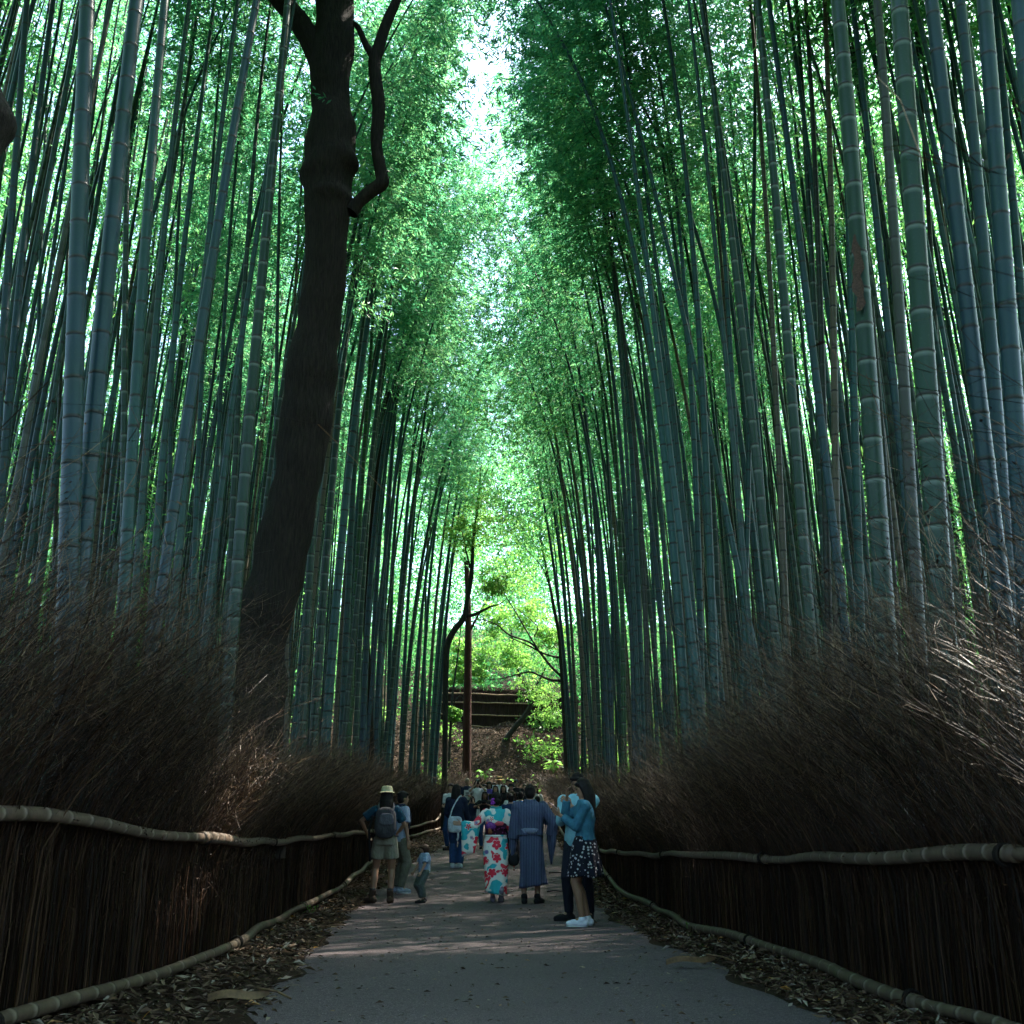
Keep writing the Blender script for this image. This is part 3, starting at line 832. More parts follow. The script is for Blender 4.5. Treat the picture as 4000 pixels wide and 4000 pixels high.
def blob_crown(name, mat, centres, n, size, parent, base, up=-.1, wr=.55):
    mb = MB()
    P = []
    for (c, rr) in centres:
        m_ = int(n / len(centres))
        d = rdir(m_); rad = rng.random(m_) ** .5
        # clumped: cluster seeds
        seeds = rdir(60) * (rng.random((60, 1)) ** .4) * rr * np.array([1.2, 1, 1.1])
        idx = rng.integers(0, 60, m_)
        P.append(np.asarray(c) + seeds[idx] + d * rad[:, None] * rr * np.array([.34, .34, .13]))
    P = np.concatenate(P) - np.asarray(base)
    Ls = rng.uniform(size * .7, size * 1.3, len(P))
    leaves(mb, P, rdir(len(P), up), Ls, Ls * wr, fold=.15)
    return mb.build(name, mat, parent, smooth=False)
tp = at(1300, -900, TY)
blob_crown('crown', M['broadleaf'], [((tp.x + dx, tp.y + dy, tp.z + dz), 1.5) for dx, dy, dz in ((0, 0, .6), (-1.6, .3, 0), (1.5, .4, .2), (.2, 1.4, .5), (-.3, -1.2, .8))], 16000, .1, big, base)

# dark trunk cut by the left margin of the photo
bt = at(-160, 3000, 5.6); bt = Vector((min(bt.x, -3.05), 5.6, 0)); bt.z = float(gz(bt.x, bt.y))
t2 = empty('tree', bt); tag(t2, 'black bulging trunk cut off by the left margin of the photo', 'tree')
rr = [(-330, 3500, 330), (-300, 2600, 290), (-250, 1700, 260), (-190, 1000, 250), (-110, 620, 220), (-95, 480, 300), (-100, 360, 260), (-130, 200, 210), (-160, 0, 190), (-220, -500, 150), (-260, -1300, 90)]
mb = MB(); trunk_mesh(mb, px_rows(rr, 5.6), lump=.05, bulges=((at(0, 470, 5.6).z, np.array([1, 0, 0]), .05, .12),)); rebase(mb, bt); mb.build('trunk', M['bark'], t2)
tp = at(-230, -1100, 5.6)
blob_crown('crown', M['broadleaf'], [((tp.x + dx, tp.y + dy, tp.z + 1 + dz), 1.2) for dx, dy, dz in ((0, 0, 1.2), (-1.2, .3, .6), (.8, .4, .8))], 9000, .1, t2, bt)

# thin dark crooked tree behind the left culms
def far_tree(label, rows_list, Y, mat, crown=None, name='tree', crown_mat='broadleaf', n=12000, size=.1, lump=.03):
    x, y, w = rows_list[0][0]
    p = at(x, y, Y); b = Vector((p.x, Y, float(gz(p.x, Y))))
    o = empty(name, b); tag(o, label, 'tree')
    for i, rw in enumerate(rows_list):
        pr = px_rows(rw, Y)
        if i == 0: pr = [(pr[0][0], Y, b.z - .2, pr[0][3] * 1.15)] + pr
        mb = MB(); trunk_mesh(mb, pr, k=12, n=60, lump=lump, seed=i + 5); rebase(mb, b)
        mb.build('trunk' if i == 0 else 'limb', M[mat], o)
    if crown:
        cs = []
        for (cx, cyy, rr_, dY) in crown:
            c_ = at(cx, cyy, Y + dY); cs.append(((c_.x, c_.y, c_.z), rr_ * Y / FPX))
        blob_crown('crown', M[crown_mat], cs, n, size, o, b)
    return o
far_tree('thin black crooked tree behind the bamboos right of the big dark tree',
         [[(1445, 2950, 34), (1440, 2700, 28), (1430, 2400, 26), (1445, 2100, 26), (1470, 1850, 30), (1490, 1680, 32), (1510, 1560, 26), (1560, 1500, 16), (1600, 1475, 8)], [(1492, 1600, 18), (1540, 1560, 14), (1570, 1510, 9)], [(1470, 1820, 20), (1480, 1500, 14), (1530, 1250, 9), (1560, 1000, 5)]],
         26.0, 'bark', crown=[(1540, 900, 160, .5), (1480, 800, 140, .3)], n=2500, size=.07)
# end of the path
far_tree('straight red-brown trunk rising behind the crowd at the path end',
         [[(1822, 3080, 36), (1824, 2900, 34), (1826, 2700, 32), (1829, 2500, 29), (1828, 2350, 24), (1822, 2200, 20), (1815, 2050, 15), (1812, 1850, 9)], [(1827, 2480, 12), (1870, 2400, 8), (1910, 2330, 5)]],
         46.0, 'bark_red', crown=[(1815, 2000, 70, 0), (1840, 2150, 50, 0), (1800, 1850, 60, 0)], n=2200, size=.11, lump=.015)
far_tree('grey forked tree leaning in from the left grove over the path end',
         [[(1738, 2950, 22), (1740, 2750, 22), (1742, 2600, 24), (1748, 2520, 26), (1775, 2460, 24), (1812, 2412, 24), (1828, 2330, 20), (1842, 2240, 18), (1850, 2100, 13), (1870, 1950, 9), (1880, 1800, 5)],
          [(1820, 2405, 16), (1850, 2402, 14), (1885, 2385, 12), (1920, 2368, 9), (1950, 2360, 5), (1990, 2330, 3)],
          [(1845, 2250, 9), (1820, 2150, 7), (1800, 2050, 4)]],
         38.0, 'bark_grey', crown=[(1880, 1950, 110, 0), (1800, 2080, 80, 0), (1960, 2050, 100, 1), (1930, 2280, 60, 1)], n=6500, size=.10)
far_tree('tall multi-branched tree at the right of the path end, limbs reaching left',
         [[(2212, 3000, 20), (2207, 2850, 20), (2200, 2700, 19), (2192, 2580, 18), (2185, 2480, 16), (2165, 2380, 14), (2150, 2300, 12), (2130, 2200, 10), (2110, 2080, 7), (2100, 1900, 4)],
          [(2192, 2660, 12), (2150, 2655, 10), (2110, 2640, 9), (2070, 2625, 8), (2020, 2635, 6), (1960, 2650, 4), (1900, 2655, 3)],
          [(2190, 2640, 11), (2150, 2600, 10), (2110, 2550, 9), (2070, 2510, 8), (1990, 2480, 7), (1940, 2440, 5), (1880, 2420, 4), (1840, 2425, 3)],
          [(2110, 2550, 7), (2060, 2470, 6), (2020, 2400, 5), (1975, 2330, 4), (1930, 2260, 3)],
          [(2190, 2570, 9), (2130, 2555, 8), (2060, 2520, 6), (1990, 2490, 4)],
          [(2150, 2300, 8), (2120, 2220, 6), (2060, 2150, 4), (2010, 2100, 3)],
          [(2085, 2490, 5), (2100, 2450, 4), (2060, 2410, 3), (2010, 2370, 2)]],
         42.0, 'bark_grey', crown=[(2110, 2100, 110, 0), (2000, 2250, 95, 1), (2060, 2400, 80, 2), (1940, 2420, 75, 2), (2150, 2480, 60, 1), (2020, 2560, 60, 3), (2180, 1950, 90, 0)], n=11000, size=.11)
far_tree('short leaning trunk growing out of the bank beside the brushwood fence',
         [[(1965, 2905, 22), (1990, 2870, 22), (2020, 2830, 21), (2050, 2795, 20), (2075, 2745, 18), (2062, 2690, 14), (2030, 2640, 12), (2010, 2560, 9), (1995, 2450, 6)], [(2070, 2710, 9), (2105, 2660, 7), (2130, 2610, 5)]],
         51.0, 'bark_grey', crown=[(2120, 2740, 60, -.6), (2060, 2680, 55, -.4), (2160, 2800, 40, -1.2), (2140, 2700, 55, .3), (1990, 2560, 70, .3), (2080, 2600, 70, .5)], n=4200, size=.10)
far_tree('slim tree with pale leaves on the bank behind the red-brown trunk',
         [[(1755, 2960, 12), (1760, 2850, 11), (1765, 2740, 10), (1775, 2660, 8), (1790, 2550, 6), (1800, 2450, 4)], [(1762, 2760, 7), (1795, 2720, 5), (1815, 2740, 4)]],
         49.0, 'bark_grey', crown=[(1780, 2620, 50, .4), (1810, 2540, 50, .4), (1770, 2790, 28, -.3), (1860, 2620, 55, 1), (1900, 2550, 60, 1.5)], n=9000, size=.11)

# brushwood fence on the bank, with thin bamboo rails
m, N, L = newmat('brushwood_panel')
tc = N.new('ShaderNodeTexCoord')
f = noise_n(N, L, mapping(N, L, tc.outputs['Object'], (14, 14, 1)), 3, 5, .7)
c = ramp(N, L, f, [(.3, (.01, .007, .006)), (.7, (.05, .03, .022))])
finish(N, L, c, .95, f, 1.0, .05, .1)
M['brushpanel'] = m
M['pole_pale'] = plain('pale_bamboo_pole', (.24, .15, .08), .6, .3, 12)
fY = 53.5
fa_, fb_ = at(1690, 2840, fY), at(2260, 2880, fY)
fen = empty('brushwood_fence', ((fa_.x + fb_.x) / 2, fY, (fa_.z + fb_.z) / 2))
tag(fen, 'dark brushwood fence with thin pale bamboo rails on the bank at the path end', 'fence')
fo = np.array(fen.location)
mb = MB()
nx, nzv = 130, 6
xs_ = np.linspace(fa_.x, fb_.x, nx)
for side_ in (0, 1):
    pass
top = [at(px, py, fY).z for px, py in zip(np.linspace(1690, 2260, nx), np.interp(np.linspace(1690, 2260, nx), [1600, 1700, 1900, 2100, 2260], [2690, 2696, 2700, 2712, 2740]))]
bot = [at(px, py, fY).z for px, py in zip(np.linspace(1690, 2260, nx), np.interp(np.linspace(1690, 2260, nx), [1600, 1900, 2260], [2900, 2900, 2920]))]
Vf = []
for i in range(nx):
    d = .09 + .05 * random.random(); tz = top[i] + random.uniform(-.06, .1)
    for (yy, zz) in ((-d, bot[i] - .5), (-d * random.uniform(.8, 1.2), tz - .3), (-d * .5, tz), (d * .5, tz), (d, bot[i] - .5)):
        Vf.append((xs_[i] - fo[0], yy, zz - fo[2]))
a = (np.arange(nx - 1)[:, None] * 5 + np.arange(4)[None]).ravel()
mb.add(Vf, np.stack([a, a + 5, a + 6, a + 1], 1))
mb.build('brush_panel', M['brushpanel'], fen, smooth=False)
mb = MB()
for i in range(2600):
    u = random.random(); x = fa_.x + (fb_.x - fa_.x) * u
    tz = np.interp(x, xs_, top)
    p = np.array((x, fY + random.uniform(-.08, .08), tz - .12)) - fo
    tube(mb, [p, p + np.array([random.gauss(0, .04), random.gauss(-.04, .03), random.uniform(.12, .38)])], [.008, .003], 3, cap=False)
mb.build('brush_tips', M['brushpanel'], fen)
for (y0, y1) in ((2704, 2722), (2740, 2752), (2785, 2802), (2826, 2855)):
    mb = MB()
    pts = [np.array(at(px, y0 + (y1 - y0) * (px - 1640) / 560 + random.uniform(-2, 2), fY - .2)) - fo for px in np.linspace(1695, 2230, 14)]
    tube(mb, pts, .036, 8); mb.build('rail', M['pole_pale'], fen)
for px in (1905,)[:0]:
    mb = MB(); tube(mb, [np.array(at(px, 2900, fY - .26)) - fo, np.array(at(px, 2690, fY - .26)) - fo], .016, 6); mb.build('post', M['pole_pale'], fen)

# foliage of the hillside beyond and undergrowth on the bank
mb = MB()
n = 230000
X = rng.uniform(-42, 42, n); Y = rng.uniform(56, 88, n)
Z = gz(X, Y) + rng.random(n) ** 1.1 * 17 + 0.2
cl = np.sin(X * .9 + 2 * np.sin(Z * .5)) + np.sin(Y * .8 + Z) + np.sin(Z * 1.3 - X * .6)
keep = (cl + rng.normal(0, 1.0, n)) > .1
P = np.stack([X, Y, Z], 1)[keep]
P = np.repeat(P, 4, axis=0) + rng.normal(0, .25, (len(P) * 4, 3))
Ls = rng.uniform(.16, .3, len(P)); leaves(mb, P, rdir(len(P), -.2), Ls, Ls * .5, fold=.15)
tag(mb.build('hillside_foliage', M['farleaf'], smooth=False), 'sunlit pale green foliage of the wooded hillside beyond the path end', 'foliage', kind='stuff')
mb = MB()
n = 14000
X = rng.uniform(-9, 9, n); Y = rng.uniform(47.5, 56, n)
k1 = np.sin(X * 1.7 + np.sin(Y * 2.1)) + np.sin(Y * 1.9 + X * .6)
keep = (k1 + rng.normal(0, .5, n)) > (1.35 - np.clip(X * .3, -.3, .8))
X, Y = X[keep], Y[keep]
P = np.stack([X, Y, rough_z(X, Y) + rng.random(len(X)) ** 1.5 * .55], 1)
P = np.repeat(P, 3, axis=0) + rng.normal(0, .08, (len(P) * 3, 3))
Ls = rng.uniform(.08, .24, len(P)); leaves(mb, P, rdir(len(P), .2, .6), Ls, Ls * .5, fold=.15)
tag(mb.build('undergrowth', M['broadleaf'], smooth=False), 'low green undergrowth scattered over the leaf covered bank', 'undergrowth', kind='stuff')
mb = MB()
n = 30000
X = rng.uniform(-10, 10, n); Y = rng.uniform(46.2, 54, n)
P = np.stack([X, Y, rough_z(X, Y) + .03], 1); D = rdir(n, 0, .5); Ls = rng.uniform(.05, .15, n)
leaves(mb, P, D, Ls, Ls * .4, fold=.2)
tag(mb.build('bank_leaf_litter', M['litter'], smooth=False), 'rusty fallen leaves covering the bank behind the crowd', 'fallen leaves', kind='stuff')
# a few broad-leaved plants on the bank
def small_plant(px, py, Y, n, size, label):
    p = at(px, py, Y); b = Vector((p.x, Y, float(rough_z(np.array(p.x), np.array(Y)))))
    o = empty('plant', b); tag(o, label, 'plant')
    mb = MB(); P0, D0 = [], []
    for i in range(n):
        a = random.uniform(0, 6.28); h = random.uniform(.3, 1.0) * size * 2.2; r = random.uniform(.2, 1) * size
        e = np.array((math.cos(a) * r, math.sin(a) * r, h))
        tube(mb, [(0, 0, 0), e * np.array([.4, .4, .7]), e], [.008, .006, .003], 4, 0, cap=False)
        P0.append(e); d = np.array((math.cos(a), math.sin(a), -.25)); D0.append(d / np.linalg.norm(d))
    mb.build('stem', M['broadleaf'], o)
    mb = MB(); Ls = np.full(n, size * .9) * rng.uniform(.7, 1.2, n)
    leaves(mb, np.array(P0), np.array(D0), Ls, Ls * .5, fold=.1)
    mb.build('leaves', M['broadleaf'], o, smooth=False)
small_plant(1895, 3000, 48.2, 12, .24, 'broad-leaved green plant on the bank above the crowd, left one')
small_plant(1985, 3035, 47.9, 12, .24, 'broad-leaved green plant on the bank low above the straw-hatted man')
small_plant(2160, 2950, 48.8, 26, .3, 'bushy bright green plant at the right of the bank')
# ---------------------------------------------------------------- brushwood hedges
m, N, L = newmat('brushwood')
g = N.new('ShaderNodeNewGeometry')
f = noise_n(N, L, g.outputs['Position'], 2.5, 3)
a_ = math_n(N, L, 'ADD', math_n(N, L, 'MULTIPLY', g.outputs['Random Per Island'], .65), math_n(N, L, 'MULTIPLY', f, .4))
c = ramp(N, L, a_, [(.12, (.004, .0018, .0009)), (.5, (.014, .0062, .0028)), (.72, (.036, .016, .007)), (.92, (.09, .047, .022)), (1, (.18, .11, .06))])
finish(N, L, c, .6, spec=.15)
M['brush'] = m
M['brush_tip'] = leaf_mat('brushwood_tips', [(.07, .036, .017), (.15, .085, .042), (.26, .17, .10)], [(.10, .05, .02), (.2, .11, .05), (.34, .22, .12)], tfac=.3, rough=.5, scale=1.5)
m, N, L = newmat('bamboo_rail')
tc = N.new('ShaderNodeTexCoord'); at_ = N.new('ShaderNodeAttribute'); at_.attribute_name = 'tint'
sep = N.new('ShaderNodeSeparateColor'); L.new(at_.outputs['Color'], sep.inputs[0])
f = noise_n(N, L, tc.outputs['Object'], 9, 6, .7); f2 = noise_n(N, L, tc.outputs['Object'], 45, 4, .6)
c = ramp(N, L, f, [(.3, (.030, .018, .010)), (.55, (.080, .049, .028)), (.75, (.135, .09, .053))])
c = mixc(N, L, math_n(N, L, 'MULTIPLY', f2, .5), c, (.1, .08, .06))
c = mixc(N, L, sep.outputs[1], c, (.36, .3, .23))
c = mixc(N, L, sep.outputs[0], c, (.03, .022, .016))
finish(N, L, c, .6, f2, .3, .006, .3)
M['rail'] = m

def hedge(side, label):
    xb = float(hx(side, 8)); root = empty('brushwood_hedge', (xb, 8.0, 0.0))
    tag(root, label, 'hedge', 'brushwood hedges along the path')
    o0 = np.array((xb, 8.0, 0.0))
    V, T3 = [], []
    mb = MB()
    # stems in depth bands
    for (y0, y1, dens, rad) in ((1.5, 5, 160, .004), (5, 12, 430, .0036), (12, 20, 300, .0042), (20, 34, 190, .0055), (34, 46, 130, .007)):
        n = int((y1 - y0) * dens)
        Y = rng.uniform(y0, y1, n)
        depth = rng.random(n) ** 1.3 * .42 + .01
        X = hx(side, Y) + side * depth
        G = gz(X, Y) - .03
        rtop = hz(side, Y, True); rtop = np.maximum(rtop, G + .8)
        tuft = .5 + .5 * np.sin(Y * 2.1 + side) * np.sin(Y * .83 + 1.3)          # uneven, bundled top
        tab = np.array([(2, 2.5), (5.9, 2.6), (7.3, 2.45), (8.5, 1.95), (9.3, 1.75), (10.8, 1.7), (12.2, 2.0), (13.5, 2.25), (16, 2.35), (19, 2.1), (28, 1.9), (46, 1.9)] if side < 0 else
                       [(2, 2.4), (5.6, 2.35), (7, 2.3), (9.3, 2.2), (11.5, 2.0), (16, 1.85), (22, 1.75), (46, 1.85)])
        Ht = np.interp(Y, tab[:, 0], tab[:, 1]) * (rng.uniform(.66, .98, n) + .06 * tuft) + .55 * rng.random(n) ** 7 * (1 + .6 * (side > 0) * (Y < 8))
        k = 9
        t = np.linspace(0, 1, k)[None]
        z = G[:, None] + Ht[:, None] * t
        zr = (z - rtop[:, None]) / .85                                             # above the rail the wisps arch over
        ov = np.clip(zr + .12, 0, None) ** 1.3
        tf = .5 + .5 * np.sin(Y * 4.3 + 2 * np.sin(Y * 1.9) + depth * 6)
        lx = (rng.normal(.26, .15, n) + .26 * tf)[:, None]; ly = (rng.normal(.22, .26, n) + .16 * np.sin(Y * 2.7 + side) * tf)[:, None]
        wob = rng.normal(0, .02, (n, k)) * t
        px_ = X[:, None] - side * (lx * ov) + wob + (rng.normal(0, .03, n)[:, None]) * t
        py_ = Y[:, None] + ly * ov + rng.normal(0, .012, (n, k)) * t + rng.normal(0, .12, n)[:, None] * t
        z = z - .12 * ov ** 2 * lx
        C = np.stack([px_, py_, z], -1)                                            # n,k,3
        rr = rad * (.45 + 1.5 * rng.random(n)[:, None] ** 2.5) * (1 - .72 * t)
        a = np.array([0, 2.09, 4.19])
        ph = rng.uniform(0, 6.28, n)[:, None, None]
        off = np.stack([np.cos(a[None, None] + ph) * rr[..., None], np.sin(a[None, None] + ph) * rr[..., None], np.zeros((n, k, 3))], -1)
        VV = (C[:, :, None] + off) - o0
        idx = (np.arange(n)[:, None, None] * k + np.arange(k - 1)[None, :, None]) * 3 + np.arange(3)[None, None]
        nx_ = (np.arange(3) + 1) % 3 - np.arange(3)
        q = np.stack([idx, idx + nx_, idx + nx_ + 3, idx + 3], -1).reshape(-1, 4)
        mb.add(VV.reshape(-1, 3), q)
        # side twigs, most of them on the upper half
        per = 13 if y0 < 20 else 8
        m_ = n * per
        si = np.repeat(np.arange(n), per)
        tt = .08 + .92 * rng.random(m_) ** .62
        kk = np.clip((tt * (k - 1)).astype(int), 0, k - 2); fr = tt * (k - 1) - kk
        p0 = C[si, kk] * (1 - fr[:, None]) + C[si, kk + 1] * fr[:, None]
        dr = C[si, kk + 1] - C[si, kk]; dr /= np.linalg.norm(dr, axis=1)[:, None] + 1e-9
        d = dr + rng.normal(0, .5, (m_, 3)); d[:, 0] -= side * .1; d /= np.linalg.norm(d, axis=1)[:, None]
        ln = rng.uniform(.06, .30, m_) * (.45 + .7 * tt)
        p1 = p0 + d * ln[:, None] * .5; d2 = d + rng.normal(0, .25, (m_, 3)); d2 /= np.linalg.norm(d2, axis=1)[:, None]
        p2 = p1 + d2 * ln[:, None] * .5
        r1 = rad * .42 * (1.0 if y0 < 20 else 1.2)
        C2 = np.stack([p0, p1, p2], 1)
        r2 = np.array([1, .8, .45])[None, :, None] * r1
        ph = rng.uniform(0, 6.28, m_)[:, None, None]
        off = np.stack([np.cos(a[None, None] + ph) * r2, np.sin(a[None, None] + ph) * r2, 0 * ph * r2 + np.zeros((1, 1, 3))], -1)
        VV = (C2[:, :, None] + off) - o0
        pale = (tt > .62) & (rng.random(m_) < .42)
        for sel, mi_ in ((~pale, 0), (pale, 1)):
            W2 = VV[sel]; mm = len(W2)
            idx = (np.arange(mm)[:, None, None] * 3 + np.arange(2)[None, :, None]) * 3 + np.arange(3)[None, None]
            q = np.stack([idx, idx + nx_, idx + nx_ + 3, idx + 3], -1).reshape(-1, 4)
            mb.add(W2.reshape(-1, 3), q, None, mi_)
        # seed specks / tiny curled leaves that catch light
        m2 = int(n * (5 if y0 < 20 else 3))
        si = rng.integers(0, m_, m2)
        P = p2[si] - o0
        leaves(mb, P, rdir(m2, .1), rng.uniform(.012, .035, m2), rng.uniform(.005, .012, m2) * (1.3 if y0 > 12 else 1), fold=.2)
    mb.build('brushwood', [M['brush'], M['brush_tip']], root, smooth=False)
    # dark packed core behind the outer stems
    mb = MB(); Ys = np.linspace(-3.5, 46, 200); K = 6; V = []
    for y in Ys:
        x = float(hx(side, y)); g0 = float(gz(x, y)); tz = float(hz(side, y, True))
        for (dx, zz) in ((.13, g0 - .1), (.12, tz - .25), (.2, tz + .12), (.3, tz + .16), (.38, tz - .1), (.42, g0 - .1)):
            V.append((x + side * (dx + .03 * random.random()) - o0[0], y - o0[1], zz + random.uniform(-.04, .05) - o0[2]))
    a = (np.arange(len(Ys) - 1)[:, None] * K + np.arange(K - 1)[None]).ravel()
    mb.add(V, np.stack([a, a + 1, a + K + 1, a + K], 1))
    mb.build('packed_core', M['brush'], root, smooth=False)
    # rails made of overlapping bamboo poles
    for top in (True, False):
        y = 1.6
        first = True
        while y < 45.5:
            ln = random.uniform(3.4, 5.2) + y * .02
            y1 = min(y + ln, 46.5)
            Yq = np.linspace(y - .12, y1 + .12, 40)
            zq = hz(side, Yq, top) if top else np.maximum(hz(side, Yq, False), gz(hx(side, Yq), Yq) + .085)
            P = np.stack([hx(side, Yq) - side * (.045 + .01 * np.sin(Yq * 3)), Yq, zq + .012 * np.sin(Yq * 2.3 + side)], 1) - o0
            Q, Rr, C = culm_rings(P, random.uniform(.040, .046), random.uniform(.030, .035), i0=.2, i1=.26, detail=True)
            C = C.copy(); C[:, 0] *= .6; C[:, 1] *= .35
            mbr = MB(); tube(mbr, Q, Rr, 12, 0, C)
            mbr.build('rail', M['rail'], root, col=True)
            # dark cord where two poles meet
            mbt = MB(); yy = y1
            c0 = np.array((float(hx(side, yy)) - side * .045, yy, float(np.interp(yy, Yq, zq)))) - o0
            th = np.linspace(0, 2 * math.pi, 14)
            for dy in (-.02, 0, .02):
                tube(mbt, np.stack([c0[0] + np.cos(th) * .05, np.full(14, c0[1] + dy), c0[2] + np.sin(th) * .05], 1), .008, 5, cap=False)
            mbt.build('cord', M['bark'], root)
            y = y1
    return root
hedge(-1, 'brown brushwood hedge with bamboo rails along the left side of the path')
hedge(1, 'brown brushwood hedge with bamboo rails along the right side of the path')

# torn sheath on the very stout bamboo
r0, rad, lean = SHEATH
mb = MB(); bx, by, bz = r0.location
z0 = at(3340, 1240, by).z - bz; z1 = at(3330, 935, by).z - bz
n = 12; k = 7; V = []
for i in range(n):
    u = i / (n - 1); z = z0 + (z1 - z0) * u
    w = (.9 * math.sin(math.pi * min(1, u * .75 + .12)) + .05) * (1 if u < .93 else .3)
    for j in range(k):
        a = -math.pi * .66 + (j / (k - 1) - .5) * (.85 + .3 * math.sin(i * 2.3 + j)) * w + .12 * math.sin(i * 1.1)
        rr_ = rad * (1.06 + .5 * (1 - u) ** 2 + .3 * max(0, u - .85) + .12 * abs(j / (k - 1) - .5))
        V.append((lean * z + math.cos(a) * rr_, math.sin(a) * rr_, z))
V2 = [(x * 1.0, y - .004, z) for x, y, z in V]
a = (np.arange(n - 1)[:, None] * k + np.arange(k - 1)[None]).ravel()
mb.add(V, np.stack([a, a + 1, a + k + 1, a + k], 1))
M['sheath'] = plain('bamboo_sheath', (.05, .028, .018), .8, .5, 60, .4)
mb.build('sheath', M['sheath'], r0)

# fallen sheaths lying on the verges
M['sheath_pale'] = plain('fallen_sheath', (.11, .065, .032), .7, .4, 25, .3)
def fallen_sheath(px, py, Y, ln, w, rz, label):
    p = at(px, py, Y); z = pz(p.x, Y) + .02
    mb = MB(); n = 14; k = 6; V = []
    for i in range(n):
        u = i / (n - 1); ww = w * math.sin(math.pi * min(.97, u ** .8 * .93 + .04))
        for j in range(k):
            t = j / (k - 1) - .5
            V.append(((u - .5) * ln, t * ww, .045 * math.cos(t * 3) + .015 * math.sin(u * 6) + .03 * u))
    a = (np.arange(n - 1)[:, None] * k + np.arange(k - 1)[None]).ravel()
    mb.add(V, np.stack([a, a + 1, a + k + 1, a + k], 1))
    tube(mb, [(ln * .3, -.01, .07), (ln * .62, -.03, .05), (ln * .85, -.09, .015)], [.007, .008, .006], 6)
    o = mb.build('fallen_sheath', M['sheath_pale']); o.location = (p.x, Y, z); o.rotation_euler = (0, 0, rz)
    tag(o, label, 'bamboo sheath')
def ground_at(px, py):
    a, b = ray(px, py)
    Y = 6.0
    for _ in range(60):
        Y += (CAMZ + b * Y - pz(a * Y, Y)) / max(.05, -b + .02) * .5
        Y = min(max(Y, 3), 60)
    return Y
fallen_sheath(930, 3925, ground_at(930, 3925), .36, .1, .25, 'pale curled bamboo sheath lying by the foot of the left hedge')
fallen_sheath(2700, 3778, ground_at(2700, 3778), .42, .07, .3, 'dark flattened sheath lying across the litter on the right verge')
def twig(px, py, ln, rz, label):
    Y = ground_at(px, py); p = at(px, py, Y)
    mb = MB(); tube(mb, [(-ln / 2, 0, .01), (-ln / 6, .02, .02), (ln / 5, -.01, .015), (ln / 2, .03, .012)], [.012, .011, .009, .005], 6)
    tube(mb, [(ln / 6, 0, .015), (ln / 3, .06, .02)], [.006, .003], 5)
    o = mb.build('twig', M['bark']); o.location = (p.x, Y, pz(p.x, Y)); o.rotation_euler = (0, 0, rz)
    tag(o, label, 'twig')
twig(2195, 3412, .5, .1, 'dark fallen stick on the right path edge behind the yukata man')
twig(2175, 3485, .32, -.1, 'short dark twig on the asphalt left of the couple looking at a phone')
def weed(px, py, n, size, label):
    Y = ground_at(px, py); p = at(px, py, Y)
    mb = MB(); P = rng.normal(0, size * .5, (n, 3)); P[:, 2] = np.abs(P[:, 2]) + .03
    for q in P: tube(mb, [(0, 0, 0), q * .6, q], [.002, .002, .001], 3, cap=False)
    leaves(mb, P, rdir(n, .4), np.full(n, size * .5), size * .22, fold=.1)
    o = mb.build('weed', M['broadleaf'], smooth=False); o.location = (p.x, Y, pz(p.x, Y)); tag(o, label, 'weed')
weed(1215, 3570, 14, .09, 'small green weed sprouting at the foot of the left hedge')
weed(2690, 3640, 12, .07, 'small green weed under the low rail of the right hedge')
# ---------------------------------------------------------------- people
def cloth(name, c, rough=.85, var=.2, scale=12.0):
    return plain(name, c, rough, var, scale, .15, .15, folds=.7)
def skin_mat(name, c):
    m, N, L = newmat(name)
    tc = N.new('ShaderNodeTexCoord'); f = noise_n(N, L, tc.outputs['Object'], 9, 4)
    col = ramp(N, L, f, [(.3, tuple(x * .82 for x in c)), (.7, c)])
    finish(N, L, col, .5, spec=.35)
    m.node_tree.nodes['Principled BSDF'].inputs['Subsurface Weight'].default_value = .06
    return m
SK = {'light': skin_mat('skin_light', (.32, .19, .13)), 'mid': skin_mat('skin_mid', (.23, .125, .08)), 'dark': skin_mat('skin_dark', (.15, .075, .045))}
HAIR = plain('hair_black', (.006, .004, .004), .6, .5, 60, .5, .15)
HAIR_B = plain('hair_brown', (.028, .013, .007), .6, .5, 60, .4, .15)
EYE = plain('eye_dark', (.01, .01, .01), .3, .1)
LIP = plain('lip', (.25, .06, .05), .5, .1)
def cm(key, c, **k):
    if key not in M: M[key] = cloth(key, c, **k)
    return M[key]
DEPS = None
def remeshed(mb, voxel, name, mats, parent, smooth_it=3, factor=.5):
    me0 = mb.mesh('tmp', [], True)
    o = bpy.data.objects.new('tmp', me0); COL.objects.link(o)
    r = o.modifiers.new('r', 'REMESH'); r.mode = 'VOXEL'; r.voxel_size = voxel; r.use_smooth_shade = True
    if smooth_it:
        s_ = o.modifiers.new('s', 'SMOOTH'); s_.factor = factor; s_.iterations = smooth_it
    dg = bpy.context.evaluated_depsgraph_get(); dg.update()
    me = bpy.data.meshes.new_from_object(o.evaluated_get(dg))
    bpy.data.objects.remove(o); bpy.data.meshes.remove(me0)
    me.name = name
    me.materials.clear()
    for m_ in (mats if isinstance(mats, list) else [mats]): me.materials.append(m_)
    ob = bpy.data.objects.new(name, me); COL.objects.link(ob); ob.parent = parent
    return ob
